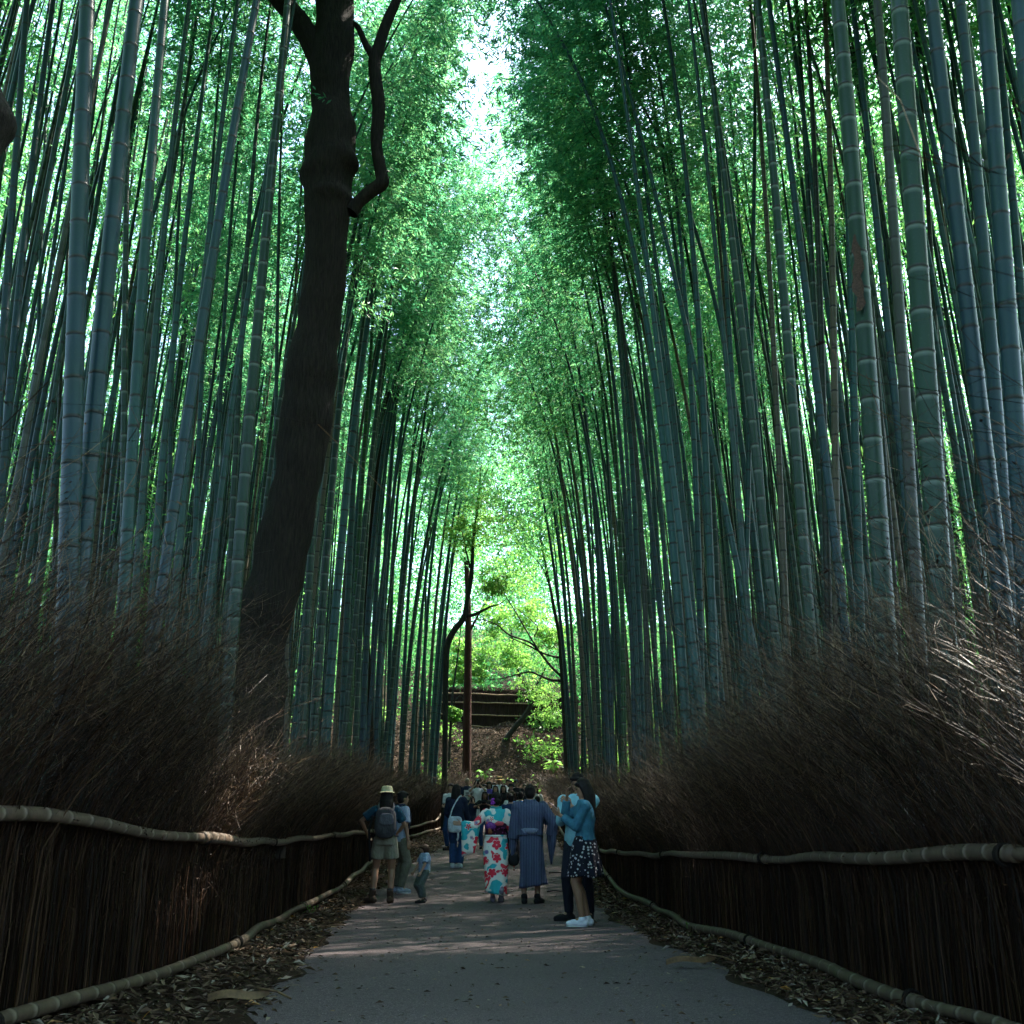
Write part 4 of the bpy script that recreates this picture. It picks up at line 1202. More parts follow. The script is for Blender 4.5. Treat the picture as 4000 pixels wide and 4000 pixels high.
def ell(mb, c, r, Rm=None, k=14, n=9):
    th = np.linspace(0, math.pi, n)[1:-1]; a = np.linspace(0, 2 * math.pi, k, endpoint=False)
    V = np.stack([np.sin(th)[:, None] * np.cos(a), np.sin(th)[:, None] * np.sin(a), np.repeat(np.cos(th)[:, None], k, 1)], -1).reshape(-1, 3)
    V = np.vstack([V, [0, 0, 1], [0, 0, -1]]) * np.asarray(r)
    if Rm is not None: V = V @ np.asarray(Rm).T
    V = V + np.asarray(c)
    m_ = n - 2
    i = np.arange(m_ - 1)[:, None] * k; j = np.arange(k)[None]; j2 = (j + 1) % k
    q = np.stack([i + j, i + k + j, i + k + j2, i + j2], -1).reshape(-1, 4)
    jj = np.arange(k); jn = (jj + 1) % k
    t = np.vstack([np.stack([np.full(k, m_ * k), jj, jn], 1), np.stack([np.full(k, m_ * k + 1), (m_ - 1) * k + jn, (m_ - 1) * k + jj], 1)])
    mb.add(V, q, t)
def cap(mb, a, b, ra, rb, k=12):
    """tapered capsule"""
    a, b = np.asarray(a, float), np.asarray(b, float)
    d = b - a; L_ = np.linalg.norm(d); d = d / (L_ + 1e-9)
    pts = [a - d * ra * .96, a - d * ra * .7, a - d * ra * .3, a, b, b + d * rb * .3, b + d * rb * .7, b + d * rb * .96]
    tube(mb, pts, [ra * .2, ra * .71, ra * .95, ra, rb, rb * .95, rb * .71, rb * .2], k)
def loft(mb, rings, k=24):
    """rings: (centre xyz, rx, ry) closed"""
    a = np.linspace(0, 2 * math.pi, k, endpoint=False)
    V = np.concatenate([np.stack([c[0] + rx * np.cos(a), c[1] + ry * np.sin(a), np.full(k, c[2])], 1) for c, rx, ry in rings])
    n = len(rings)
    i = np.arange(n - 1)[:, None] * k; j = np.arange(k)[None]; j2 = (j + 1) % k
    q = np.stack([i + j, i + j2, i + k + j2, i + k + j], -1).reshape(-1, 4)
    V = np.vstack([V, rings[0][0], rings[-1][0]]); b = n * k; jj = np.arange(k); jn = (jj + 1) % k
    t = np.vstack([np.stack([jn, jj, np.full(k, b)], 1), np.stack([(n - 1) * k + jj, (n - 1) * k + jn, np.full(k, b + 1)], 1)])
    mb.add(V, q, t)
def ik(a, t, l1, l2, hint):
    a, t, hint = np.asarray(a, float), np.asarray(t, float), np.asarray(hint, float)
    d = t - a; D = np.linalg.norm(d)
    if D > (l1 + l2) * .995: t = a + d / D * (l1 + l2) * .995; d = t - a; D = np.linalg.norm(d)
    u = d / D; x = (l1 * l1 - l2 * l2 + D * D) / (2 * D)
    h = math.sqrt(max(l1 * l1 - x * x, 0)); hp = hint - u * np.dot(hint, u); hp /= np.linalg.norm(hp) + 1e-9
    return a + u * x + hp * h, t

class Fig:
    """one figure; local frame: x to its right, y forward, z up; built at 1.70 m and scaled"""
    def __init__(s, loc, rz, H=1.70, fem=False, hands=None, feet=None, lean=0.0, turn=0.0, nod=0.0, skin='mid', voxel=.011, elbow=None, heel=(0, 0), toe=(0, 0), curl=.5, child=False, tilt=0.0):
        s.root = empty('person', loc, rz); k = H / 1.70; s.root.scale = (k * 1.28, k * 1.28, k) if child else (k, k, k)
        s.fem, s.skin, s.vox = fem, SK[skin], voxel / k
        s.lean, s.turn, s.nod, s.tilt, s.child = lean, turn, nod, tilt, child
        sw = .165 if fem else .188
        if child: sw = .15
        s.sw = sw
        feet = feet or ((-.10, 0), (.10, 0))
        s.hipz = .90
        hw = .088
        s.hip = [np.array((-hw, 0, s.hipz)), np.array((hw, 0, s.hipz))]
        s.knee, s.ank, s.toed = [], [], []
        for i in (0, 1):
            fx, fy = feet[i][:2]; yaw = toe[i]
            A = np.array((fx, fy, .085 + heel[i]))
            K_, A = ik(s.hip[i], A, .425, .42, (0.15 * (-1, 1)[i], 1, 0))
            s.knee.append(K_); s.ank.append(A); s.toed.append((math.sin(yaw), math.cos(yaw)))
        s.heel = heel
        U = s.U
        s.sh = [U((-sw, -.005, 1.375)), U((sw, -.005, 1.375))]
        hands = hands or ((-.27, .06, .78), (.27, .06, .78))
        elbow = elbow or ((-.35, -1, 0), (.35, -1, 0))
        s.el, s.wr = [], []
        for i in (0, 1):
            E, W_ = ik(s.sh[i], np.asarray(hands[i]), .275, .245, elbow[i]); s.el.append(E); s.wr.append(W_)
        s.hc = U((0, .012, 1.575)) if not child else U((0, .01, 1.54))
        s.hr = (.076, .094, .113) if not child else (.105, .115, .135)
        cz, sz = math.cos(turn), math.sin(turn)
        Rz = np.array(((cz, -sz, 0), (sz, cz, 0), (0, 0, 1)))
        cn, sn = math.cos(nod), math.sin(nod)
        Rx = np.array(((1, 0, 0), (0, cn, sn), (0, -sn, cn)))
        ct, st = math.cos(tilt), math.sin(tilt)
        Ry = np.array(((ct, 0, st), (0, 1, 0), (-st, 0, ct)))
        s.HR = Rz @ Rx @ Ry
        s.curl = curl
        s.body()
    def U(s, p):
        """upper body leans about the pelvis"""
        p = np.asarray(p, float); c, n = math.cos(s.lean), math.sin(s.lean)
        y, z = p[1], p[2] - .95
        return np.array((p[0], y * c + z * n, .95 + z * c - y * n))
    def Hd(s, p):
        return s.hc + s.HR @ np.asarray(p, float)
    def torso_rings(s, e=0.0, z0=.84, z1=1.46, flare=0.0):
        if s.fem: T_ = [(.80, .150, .105), (.86, .168, .118), (.93, .168, .115), (1.0, .145, .1), (1.07, .125, .088), (1.15, .132, .095), (1.23, .145, .112), (1.30, .148, .105), (1.36, .15, .088), (1.40, .125, .074), (1.44, .062, .058), (1.48, .05, .05)]
        else: T_ = [(.80, .155, .105), (.86, .162, .112), (.93, .160, .112), (1.0, .150, .105), (1.07, .147, .1), (1.15, .156, .106), (1.23, .168, .113), (1.30, .175, .11), (1.36, .175, .095), (1.40, .15, .08), (1.44, .075, .064), (1.48, .058, .058)]
        T_ = np.array(T_)
        if s.child: T_[:, 1] *= .93; T_[3:8, 2] *= 1.15; T_[-2:, 1] *= .8
        out = []
        for z in np.linspace(z0, z1, 16):
            rx = np.interp(z, T_[:, 0], T_[:, 1]); ry = np.interp(z, T_[:, 0], T_[:, 2])
            f = flare * max(0, (1.05 - z) / .3)
            out.append((s.U((0, -.004, z)), rx + e + f, ry + e + f))
        return out
    def body(s):
        mb = MB()
        loft(mb, s.torso_rings())
        # neck
        cap(mb, s.U((0, -.012, 1.42)), s.Hd((0, -.015, -.07)), .052 if not s.fem else .044, .05 if not s.fem else .043)
        # head
        hr = np.array(s.hr)
        ell(mb, s.Hd((0, -.008, .012)), hr * (1, 1, .9), s.HR, 18, 12)
        ell(mb, s.Hd((0, .018, -.045 * hr[2] / .113)), (hr[0] * .74, hr[1] * .72, hr[2] * .62), s.HR, 16, 10)
        ell(mb, s.Hd((0, .06 * hr[1] / .094, -.095 * hr[2] / .113)), (.026, .022, .018), s.HR, 10, 7)
        f = hr[1] / .094
        cap(mb, s.Hd((0, .086 * f, .012)), s.Hd((0, .104 * f, -.022)), .008, .012, 8)
        ell(mb, s.Hd((0, .085 * f, -.052)), (.022, .012, .009), s.HR, 10, 7)
        for sx in (-1, 1):
            ell(mb, s.Hd((sx * hr[0] * 1.0, -.005, -.01)), (.009, .018, .03), s.HR, 8, 7)
            ell(mb, s.Hd((sx * .03 * f, .078 * f, .03)), (.02, .012, .007), s.HR, 8, 6)
        # arms and legs
        ak = .88 if s.fem else 1.0
        if s.child: ak = 1.0
        for i in (0, 1):
            ell(mb, s.sh[i] + np.array((0, 0, -.012)), (.056 * ak, .055 * ak, .06 * ak))
            mid = s.sh[i] * .5 + s.el[i] * .5
            cap(mb, s.sh[i], mid, .05 * ak, .044 * ak); cap(mb, mid, s.el[i], .044 * ak, .037 * ak)
            m2 = s.el[i] * .7 + s.wr[i] * .3
            cap(mb, s.el[i], m2, .037 * ak, .038 * ak); cap(mb, m2, s.wr[i], .038 * ak, .025 * ak)
            H_, K_, A_ = s.hip[i], s.knee[i], s.ank[i]
            cap(mb, H_ + np.array((0, 0, -.02)), H_ * .5 + K_ * .5, .085, .072); cap(mb, H_ * .5 + K_ * .5, K_, .072, .053)
            calf = K_ * .68 + A_ * .32 + np.array((0, -.014, 0))
            cap(mb, K_, calf, .051, .055); cap(mb, calf, A_, .055, .034)
            mb_f = s.foot(i)
            cap(mb, mb_f[0], mb_f[1], .034, .036); cap(mb, mb_f[1], mb_f[2], .034, .026); cap(mb, A_, mb_f[1], .035, .03)
            s.hand(mb, i)
        s.bodyo = remeshed(mb, s.vox if s.vox > .01 else max(.0068, s.vox * .75), 'body', s.skin, s.root, 2, .4)
        # eyes, brows and lips
        for sx in (-1, 1):
            m2 = MB(); ell(m2, s.Hd((sx * .031 * f, .083 * f, .018)), (.013, .007, .007), s.HR, 10, 7); m2.build('eye', EYE, s.root)
            m2 = MB(); cap(m2, s.Hd((sx * .016 * f, .091 * f, .038)), s.Hd((sx * .046 * f, .081 * f, .040)), .0035, .0025, 6); m2.build('eyebrow', HAIR, s.root)
        m2 = MB(); ell(m2, s.Hd((0, .094 * f, -.052)), (.022, .006, .006), s.HR, 10, 7); m2.build('lips', LIP, s.root)
    def foot(s, i):
        A = s.ank[i]; tx, ty = s.toed[i]; d = np.array((tx, ty, 0.0)); h = s.heel[i]
        hl = A - d * .035 - np.array((0, 0, .05)); ball = A + d * .11 + np.array((0, 0, -.055 - h * .9)); tip = A + d * .165 + np.array((0, 0, -.06 - h * .95))
        return hl, ball, tip
    def hand(s, mb, i):
        W_ = s.wr[i]; d = W_ - s.el[i]; d /= np.linalg.norm(d) + 1e-9
        side = (-1, 1)[i]
        # palm faces inward for hanging arms, towards the face for raised ones
        inward = np.array((-side, 0, 0.0)) if d[2] < .1 else np.array((-side * .4, -1.0, 0))
        n_ = inward - d * np.dot(inward, d); n_ /= np.linalg.norm(n_) + 1e-9
        w = np.cross(d, n_)                         # across the palm
        if np.dot(w, np.array((0, 1, .5))) < 0: w = -w # index and thumb to the front / top
        pc = W_ + d * .05
        for q in (-.027, -.009, .009, .027):
            cap(mb, W_ + d * .012 + w * q * .6, W_ + d * .085 + w * q, .013, .0125, 8)
        c = s.curl
        for q, ln in ((.031, .072), (.0105, .082), (-.0105, .076), (-.031, .06)):
            a = W_ + d * .088 + w * q * 1.05
            d1 = d * math.cos(c * .5) + n_ * math.sin(c * .5); d2 = d * math.cos(c * 1.3) + n_ * math.sin(c * 1.3); d3 = d * math.cos(c * 2.1) + n_ * math.sin(c * 2.1)
            b = a + d1 * ln * .45; e = b + d2 * ln * .32; g_ = e + d3 * ln * .23
            cap(mb, a, b, .0092, .0085, 7); cap(mb, b, e, .0085, .008, 7); cap(mb, e, g_, .008, .0068, 7)
        a = W_ + d * .03 + w * .028; b = a + (d * .62 + w * .62 + n_ * .35) * .042; e = b + (d * .85 + w * .15 + n_ * .5) * .032
        cap(mb, a, b, .0125, .0105, 8); cap(mb, b, e, .0105, .0085, 8)
        s.grip = getattr(s, 'grip', {}); s.grip[i] = W_ + d * .085 + n_ * .03
    # ---- clothes
    def top(s, mat, name='shirt', e=.014, z0=.86, sleeve=1.0, short=None, flare=0.0, neck=1.45, cuff=0.0, vox=None):
        mb = MB(); loft(mb, s.torso_rings(e, z0, neck, flare))
        ak = .88 if s.fem else 1.0
        for i in (0, 1):
            ell(mb, s.sh[i] + np.array((0, 0, -.008)), (.058 * ak + e, .057 * ak + e, .058 * ak + e))
            if short is not None:
                E = s.sh[i] + (s.el[i] - s.sh[i]) * short
                cap_flat(mb, s.sh[i], E, .055 * ak + e, .05 * ak + e * 1.6)
            elif sleeve > 0:
                mid = s.sh[i] * .5 + s.el[i] * .5
                cap(mb, s.sh[i], mid, .05 * ak + e, .045 * ak + e); cap(mb, mid, s.el[i], .045 * ak + e, .04 * ak + e)
                E = s.el[i] + (s.wr[i] - s.el[i]) * sleeve * .96
                cap_flat(mb, s.el[i], E, .04 * ak + e, .030 * ak + e + cuff)
        return remeshed(mb, vox or s.vox, name, mat, s.root, 2, .4)
    def trousers(s, mat, name='trousers', e=.013, length=1.0, wide=0.0, z1=1.0):
        mb = MB(); loft(mb, s.torso_rings(e, .84, z1))
        for i in (0, 1):
            H_, K_, A_ = s.hip[i], s.knee[i], s.ank[i]
            if length <= .5:
                E = H_ + (K_ - H_) * (length * 2)
                cap(mb, H_ + np.array((0, 0, -.02)), H_ * .6 + E * .4, .086 + e, .086 + e); cap_flat(mb, H_ * .6 + E * .4, E, .086 + e, .08 + e + wide)
            else:
                cap(mb, H_ + np.array((0, 0, -.02)), H_ * .5 + K_ * .5, .086 + e, .074 + e + wide * .5); cap(mb, H_ * .5 + K_ * .5, K_, .074 + e + wide * .5, .056 + e + wide)
                calf = K_ * .68 + A_ * .32 + np.array((0, -.012, 0)); E = K_ + (A_ - K_) * (length * 2 - 1) + np.array((0, 0, .01))
                cap(mb, K_, calf, .056 + e + wide, .056 + e + wide); cap_flat(mb, calf, E, .056 + e + wide, .042 + e + wide)
        return remeshed(mb, s.vox, name, mat, s.root, 2, .4)
    def shoes(s, mat, sole, name='shoe', high=0.0, e=.008):
        for i in (0, 1):
            hl, ball, tip = s.foot(i); A_ = s.ank[i]
            mb = MB(); cap(mb, hl, ball, .036 + e, .040 + e); cap(mb, ball, tip, .038 + e, .028 + e); cap(mb, A_ + np.array((0, 0, high - .01)), hl * .5 + ball * .5, .04 + e, .036 + e)
            o = remeshed(mb, max(.006, s.vox * .7), name, mat, s.root, 2, .4)
            mb = MB(); d = np.array((s.toed[i][0], s.toed[i][1], 0.0)); w = np.array((d[1], -d[0], 0))
            n = 14; V = []
            up = (ball - hl); up = up / np.linalg.norm(up)
            for zz in (0, .016):
                for q in range(n):
                    a = q / n * 2 * math.pi; u = math.cos(a); v = math.sin(a)
                    c_ = (hl + tip) * .5; L_ = np.linalg.norm(tip - hl) * .5 + .033
                    wd = .041 + (.006 if u > 0 else -.004)
                    V.append(c_ + up * u * L_ + w * v * wd * (1 - .25 * abs(u) ** 3) + np.array((0, 0, -.040 + zz)))
            qd = [(q, (q + 1) % n, n + (q + 1) % n, n + q) for q in range(n)]
            V.append(np.mean(V[:n], 0)); V.append(np.mean(V[n:2 * n], 0))
            tr = [((q + 1) % n, q, 2 * n) for q in range(n)] + [(n + q, n + (q + 1) % n, 2 * n + 1) for q in range(n)]
            mb.add(V, qd, tr); mb.build('sole', sole, o)
    def skirt(s, mat, z1=1.0, z0=.5, r0=.26, name='skirt', e=.014, pleat=.016, ry=.8, shift=(0, 0)):
        mb = MB(); k = 64; a = np.linspace(0, 2 * math.pi, k, endpoint=False); n = 14; V = []
        base_ = s.torso_rings(e, .84, z1)
        for i in range(n):
            u = i / (n - 1); z = z1 + (z0 - z1) * u
            rx0 = .135 + e if s.fem else .15 + e
            rt = np.interp(z, [.5, .86, .93, 1.0], [0, .168 + e, .168 + e, rx0 + .012])
            rx = max(rt, (rx0 + .01) * (1 - u ** .8) + r0 * u ** .8); ry_ = rx * (ry if u > .2 else .72 + (ry - .72) * u * 5)
            f = 1 + pleat / .2 * u * np.sin(a * 11 + .6 * np.sin(a * 3))
            V.append(np.stack([rx * f * np.cos(a) + shift[0] * u, ry_ * f * np.sin(a) + shift[1] * u, np.full(k, z) + .008 * np.sin(a * 5) * u], 1))
        inner = [v * np.array((.965, .965, 1)) for v in V[::-1]]
        V = np.concatenate(V + inner); m_ = 2 * n
        i = np.arange(m_)[:, None] * k; j = np.arange(k)[None]; j2 = (j + 1) % k; ii = (np.arange(m_) + 1)[:, None] % m_ * k
        mb.add(V, np.stack([i + j, ii + j, ii + j2, i + j2], -1).reshape(-1, 4))
        return mb.build(name, mat, s.root)
    def hair(s, style='short', mat=None):
        mat = mat or HAIR
        mb = MB(); hr = np.array(s.hr)
        ell(mb, s.Hd((0, -.016, .034)), hr * (1.09, 1.02, .90), s.HR, 20, 12)
        ell(mb, s.Hd((0, -.035, -.005)), hr * (1.02, .84, .8), s.HR, 16, 10)
        if style == 'short':
            for sx in (-1, 1): ell(mb, s.Hd((sx * hr[0] * .78, -.012, .03)), (.026, .05, .05), s.HR, 10, 8)
            for q in range(16):
                a = random.uniform(0, 6.28); h = random.uniform(.02, .085)
                r_ = math.sqrt(max(0, 1 - (h / .12) ** 2)) * .92
                cap(mb, s.Hd((hr[0] * r_ * math.cos(a), -.016 + hr[1] * r_ * math.sin(a) - .01, .03 + h * .8)), s.Hd((hr[0] * r_ * math.cos(a) * 1.12, -.03 + hr[1] * r_ * math.sin(a) * 1.05, .022 + h * .85)), .018, .008, 7)
        if style in ('long', 'mid', 'curly'):
            end = {'long': -.36, 'mid': -.19, 'curly': -.24}[style]
            for q in range(15):
                a = math.pi * (1.0 + (q - 7) / 7 * .62) + math.pi / 2
                x = math.cos(a) * hr[0] * .92; y = math.sin(a) * hr[1] * .75 - .015
                p0 = s.Hd((x, y, .02)); p1 = s.Hd((x * 1.12, y - .012, -.10)); p2 = p1 + np.array((x * .25 + random.uniform(-.01, .01), -.02 * (1 if y < 0 else .3), end + .1 + random.uniform(-.02, .02)))
                cap(mb, p0, p1, .03, .033, 8); cap(mb, p1, p2, .033, .016, 8)
            if style == 'curly':
                for q in range(46):
                    d_ = rdir(1)[0]; d_[1] = min(d_[1], .25)
                    ell(mb, s.Hd((d_[0] * .125, d_[1] * .125 - .02, d_[2] * .13 - .05)), (.03, .03, .03), None, 8, 6)
        if style == 'bun':
            ell(mb, s.Hd((0, -.095, -.02)), (.055, .045, .05), s.HR, 14, 9); ell(mb, s.Hd((.01, -.075, .05)), (.06, .05, .05), s.HR, 14, 9)
        if style == 'pony':
            cap(mb, s.Hd((0, -.1, .02)), s.Hd((0, -.13, -.08)), .03, .03); cap(mb, s.Hd((0, -.13, -.08)), s.Hd((0, -.11, -.2)), .03, .01)
        if style in ('short', 'bun', 'long', 'mid', 'curly', 'pony') and not s.child:
            cap(mb, s.Hd((-.05, .062, .075)), s.Hd((.05, .062, .075)), .022, .022, 8)
        if style == 'bob' or s.child:
            for q in range(13):
                a = math.pi * (1.0 + (q - 6) / 6 * .66) + math.pi / 2
                x = math.cos(a) * hr[0] * .98; y = math.sin(a) * hr[1] * .82 - .01
                cap(mb, s.Hd((x, y, .03)), s.Hd((x * 1.06, y, -.085)), .028, .022, 8)
            cap(mb, s.Hd((-.06, .075, .065)), s.Hd((.06, .075, .065)), .026, .026, 8)
        return remeshed(mb, max(.007, s.vox * .8), 'hair', mat, s.root, 2, .35)
    def glasses(s):
        mb = MB(); th = np.linspace(0, 2 * math.pi, 14)
        for sx in (-1, 1):
            tube(mb, [s.Hd((sx * .032 + .022 * math.cos(t), .098, .018 + .015 * math.sin(t))) for t in th], .003, 5, cap=False)
            tube(mb, [s.Hd((sx * .052, .095, .022)), s.Hd((sx * .08, .0, .02))], .003, 5)
        tube(mb, [s.Hd((-.01, .1, .02)), s.Hd((.01, .1, .02))], .003, 5)
        mb.build('glasses', EYE, s.root)
    def hat(s, mat, band, crown=(.088, .1, .09), brim=.055, droop=.01):
        mb = MB(); k = 28; a = np.linspace(0, 2 * math.pi, k, endpoint=False)
        prof_ = [(1.0 + brim / .09, -.012 - droop), (1.0 + brim * .5 / .09, -.004), (1.0, .0), (1.0, .03), (.96, .065), (.88, crown[2]), (.6, crown[2] + .004), (.25, crown[2] - .012), (.02, crown[2] - .015)]
        V = []
        for f, z in prof_:
            V += [s.Hd((crown[0] * 1.05 * f * math.cos(t), crown[1] * 1.03 * f * math.sin(t) - .012, .055 + z + (.006 * math.cos(2 * t) if f > 1.2 else 0))) for t in a]
        n = len(prof_)
        V2 = [s.Hd((crown[0] * 1.05 * f * .985 * math.cos(t), crown[1] * 1.03 * f * .985 * math.sin(t) - .012, .050 + z)) for f, z in prof_[:4] for t in a]
        i = np.arange(n - 1)[:, None] * k; j = np.arange(k)[None]; j2 = (j + 1) % k
        mb.add(V, np.stack([i + j, i + j2, i + k + j2, i + k + j], -1).reshape(-1, 4))
        i = np.arange(3)[:, None] * k
        mb.add(V2, np.stack([i + j, i + k + j, i + k + j2, i + j2], -1).reshape(-1, 4))
        h = mb.build('hat', mat, s.root)
        mb = MB(); i = np.arange(1)[:, None] * k
        V = [s.Hd((crown[0] * 1.05 * 1.015 * math.cos(t), crown[1] * 1.03 * 1.015 * math.sin(t) - .012, .055 + z)) for z in (.003, .026) for t in a]
        mb.add(V, np.stack([i + j, i + j2, i + k + j2, i + k + j], -1).reshape(-1, 4)); mb.build('hat_band', band, h)
    def to_world(s, p):
        Mw = Matrix.LocRotScale(s.root.location, s.root.rotation_euler, s.root.scale)
        return Mw @ Vector(p)
def cap_flat(mb, a, b, ra, rb, k=14):
    """tapered tube with a rounded start and an open-looking flat end"""
    a, b = np.asarray(a, float), np.asarray(b, float); d = b - a; d = d / (np.linalg.norm(d) + 1e-9)
    tube(mb, [a - d * ra * .9, a - d * ra * .6, a, b - d * .004, b], [ra * .3, ra * .8, ra, rb, rb * .96], k)

def place(px, py_top, Y, H=None):
    """x from the photo column, head top row gives the height unless given"""
    p = at(px, py_top, Y); z = pz(p.x, Y)
    return (p.x, Y, z), (H or (p.z - z))
def lab(f, text, group=None):
    tag(f.root, text, 'person', group); return f
WHITE = cm('cloth_white', (.55, .56, .58)); BLACK = cm('cloth_black', (.012, .012, .014)); NAVY = cm('cloth_navy', (.012, .018, .04))
DENIM = cm('denim_jeans', (.02, .05, .13)); RUBW = cm('rubber_white', (.5, .52, .56)); RUBB = cm('rubber_black', (.012, .012, .012))
KHAKI = cm('cloth_khaki', (.17, .16, .125)); OLIVE = cm('cloth_olive', (.10, .10, .075))
LEATHER = cm('boot_leather', (.045, .028, .020)); GREYC = cm('cloth_grey', (.10, .10, .11)); DGREY = cm('cloth_dark_grey', (.035, .035, .04)); STRAW = cm('straw', (.42, .38, .24)); STRAW2 = cm('straw_tan', (.40, .25, .11))
# patterned cloth
def stripes_mat(name, a, b, freq, axis='x', rough=.85, noise=0.2):
    m, N, L = newmat(name); tc = N.new('ShaderNodeTexCoord')
    w = N.new('ShaderNodeTexWave'); w.wave_type = 'BANDS'; w.bands_direction = axis.upper(); w.inputs['Scale'].default_value = freq; w.inputs['Distortion'].default_value = .6; w.inputs['Detail Scale'].default_value = 1.5
    L.new(tc.outputs['Object'], w.inputs['Vector'])
    f = noise_n(N, L, tc.outputs['Object'], 30, 3)
    c = ramp(N, L, w.outputs['Fac'], [(.35, a), (.65, b)]); c = mixc(N, L, math_n(N, L, 'MULTIPLY', f, noise), c, a)
    finish(N, L, c, rough, noise_n(N, L, mapping(N, L, tc.outputs['Object'], (1.3, 1.3, .4)), 8.0, 3, .6), .8, .06, .15); return m
M['yukata'] = stripes_mat('yukata_stripes', (.024, .036, .078), (.085, .098, .155), 13)
M['tee_stripe'] = stripes_mat('striped_tee', (.03, .06, .16), (.42, .48, .55), 18, 'z')
M['obi_grey'] = stripes_mat('obi_grey', (.05, .065, .12), (.26, .3, .4), 26, 'x')
def kimono_mat():
    m, N, L = newmat('kimono_flowers'); tc = N.new('ShaderNodeTexCoord')
    # swirls of turquoise and red on white
    mp = N.new('ShaderNodeMapping'); mp.inputs['Scale'].default_value = (1, .35, 1); L.new(tc.outputs['Object'], mp.inputs[0]); v = mp.outputs[0]
    sw = noise_n(N, L, v, 5.0, 1.5, .4)
    c = ramp(N, L, sw, [(.0, (.03, .34, .40)), (.445, (.03, .34, .40)), (.46, (.66, .64, .6)), (.57, (.66, .64, .6)), (.583, (.62, .04, .07)), (.64, (.62, .04, .07)), (.655, (.66, .64, .6))])
    def flowers(col, c, scale, seed, colr, dot, petals, thr):
        vo = N.new('ShaderNodeTexVoronoi'); vo.inputs['Scale'].default_value = scale; vo.inputs['Randomness'].default_value = .55
        mp2 = N.new('ShaderNodeMapping'); mp2.inputs['Scale'].default_value = (1, .0, 1); mp2.inputs['Location'].default_value = seed; L.new(tc.outputs['Object'], mp2.inputs[0]); L.new(mp2.outputs[0], vo.inputs['Vector'])
        sub = N.new('ShaderNodeVectorMath'); sub.operation = 'SUBTRACT'; L.new(mp2.outputs[0], sub.inputs[0]); L.new(vo.outputs['Position'], sub.inputs[1])
        sp = N.new('ShaderNodeSeparateXYZ'); L.new(sub.outputs[0], sp.inputs[0])
        ang = math_n(N, L, 'ARCTAN2', sp.outputs[0], sp.outputs[2])
        pet = math_n(N, L, 'ABSOLUTE', math_n(N, L, 'SINE', math_n(N, L, 'MULTIPLY', ang, petals / 2)))
        rad = math_n(N, L, 'ADD', math_n(N, L, 'MULTIPLY', pet, thr * .32), thr * .68)
        q = math_n(N, L, 'DIVIDE', vo.outputs['Distance'], rad)
        ins = math_n(N, L, 'LESS_THAN', q, 1.0)
        c2 = mixc(N, L, ins, c, colr)
        rim = math_n(N, L, 'MULTIPLY', math_n(N, L, 'GREATER_THAN', q, .9), ins)
        c2 = mixc(N, L, rim, c2, (.62, .58, .56))
        return mixc(N, L, math_n(N, L, 'LESS_THAN', q, .28), c2, dot)
    c = flowers(None, c, 4.6, (.3, 0, .7), (.62, .03, .06), (.7, .55, .5), 5, .41)
    c = flowers(None, c, 4.2, (1.37, 0, 2.15), (.14, .11, .27), (.4, .38, .5), 14, .20)
    finish(N, L, c, .8, noise_n(N, L, mapping(N, L, tc.outputs['Object'], (1.3, 1.3, .4)), 7.0, 3, .6), .7, .06, .15); return m
M['kimono'] = kimono_mat()
def voro_cloth(name, base_c, spot, scale, thr, rnd=1.0):
    m, N, L = newmat(name); tc = N.new('ShaderNodeTexCoord')
    vo = N.new('ShaderNodeTexVoronoi'); vo.inputs['Scale'].default_value = scale; vo.inputs['Randomness'].default_value = rnd; L.new(tc.outputs['Object'], vo.inputs['Vector'])
    nz = noise_n(N, L, tc.outputs['Object'], scale * 3.3, 2)
    f = math_n(N, L, 'LESS_THAN', math_n(N, L, 'ADD', vo.outputs['Distance'], math_n(N, L, 'MULTIPLY', nz, .35)), thr)
    c = mixc(N, L, f, base_c, spot) if isinstance(spot, tuple) else mixc(N, L, f, base_c, vo.outputs['Color'])
    finish(N, L, c, .85, spec=.15); return m
M['flower_skirt'] = voro_cloth('flowered_skirt', (.006, .007, .014), (.34, .32, .34), 24, .47)
M['toddler_tee'] = stripes_mat('toddler_tee', (.03, .14, .30), (.42, .45, .5), 22, 'z')
M['obi_dark'] = voro_cloth('dark_obi', (.035, .008, .022), (.20, .035, .16), 20, .42)
M['plaid'] = voro_cloth('dark_patterned_shirt', (.008, .035, .06), (.015, .08, .12), 14, .5)
M['tote'] = plain('pale_canvas', (.38, .44, .50), .85, .35, 14, .3, .15, folds=.8)
M['denim_jacket'] = plain('denim_jacket', (.032, .115, .175), .85, .3, 10, .3, .15, folds=.8)
M['pale_blue_shirt'] = plain('pale_blue_shirt', (.17, .36, .43), .8, .15, 8, .15, .15, folds=.8)
M['pink_phone'] = plain('phone_pink', (.45, .25, .25), .35, .1); M['phone_dark'] = plain('phone_dark', (.05, .05, .055), .3, .1); M['phone_light'] = plain('phone_light', (.5, .5, .5), .3, .1)
M['flower_purple'] = plain('purple_hair_flower', (.22, .03, .3), .7, .5, 40); M['pink_silk'] = plain('pink_silk', (.5, .07, .1), .5, .2); M['purple_silk'] = plain('purple_silk', (.14, .03, .2), .5, .5, 30)
M['teal_cloth'] = plain('teal_collar', (.02, .24, .26), .7, .1); M['blue_bright'] = cm('cloth_blue', (.03, .09, .22)); M['sock_grey'] = cm('sock_lilac_grey', (.16, .14, .19))
M['denim_dress'] = cm('cloth_denim_dark', (.012, .03, .075)); M['pink_shoe'] = cm('pink_shoe', (.4, .05, .1))

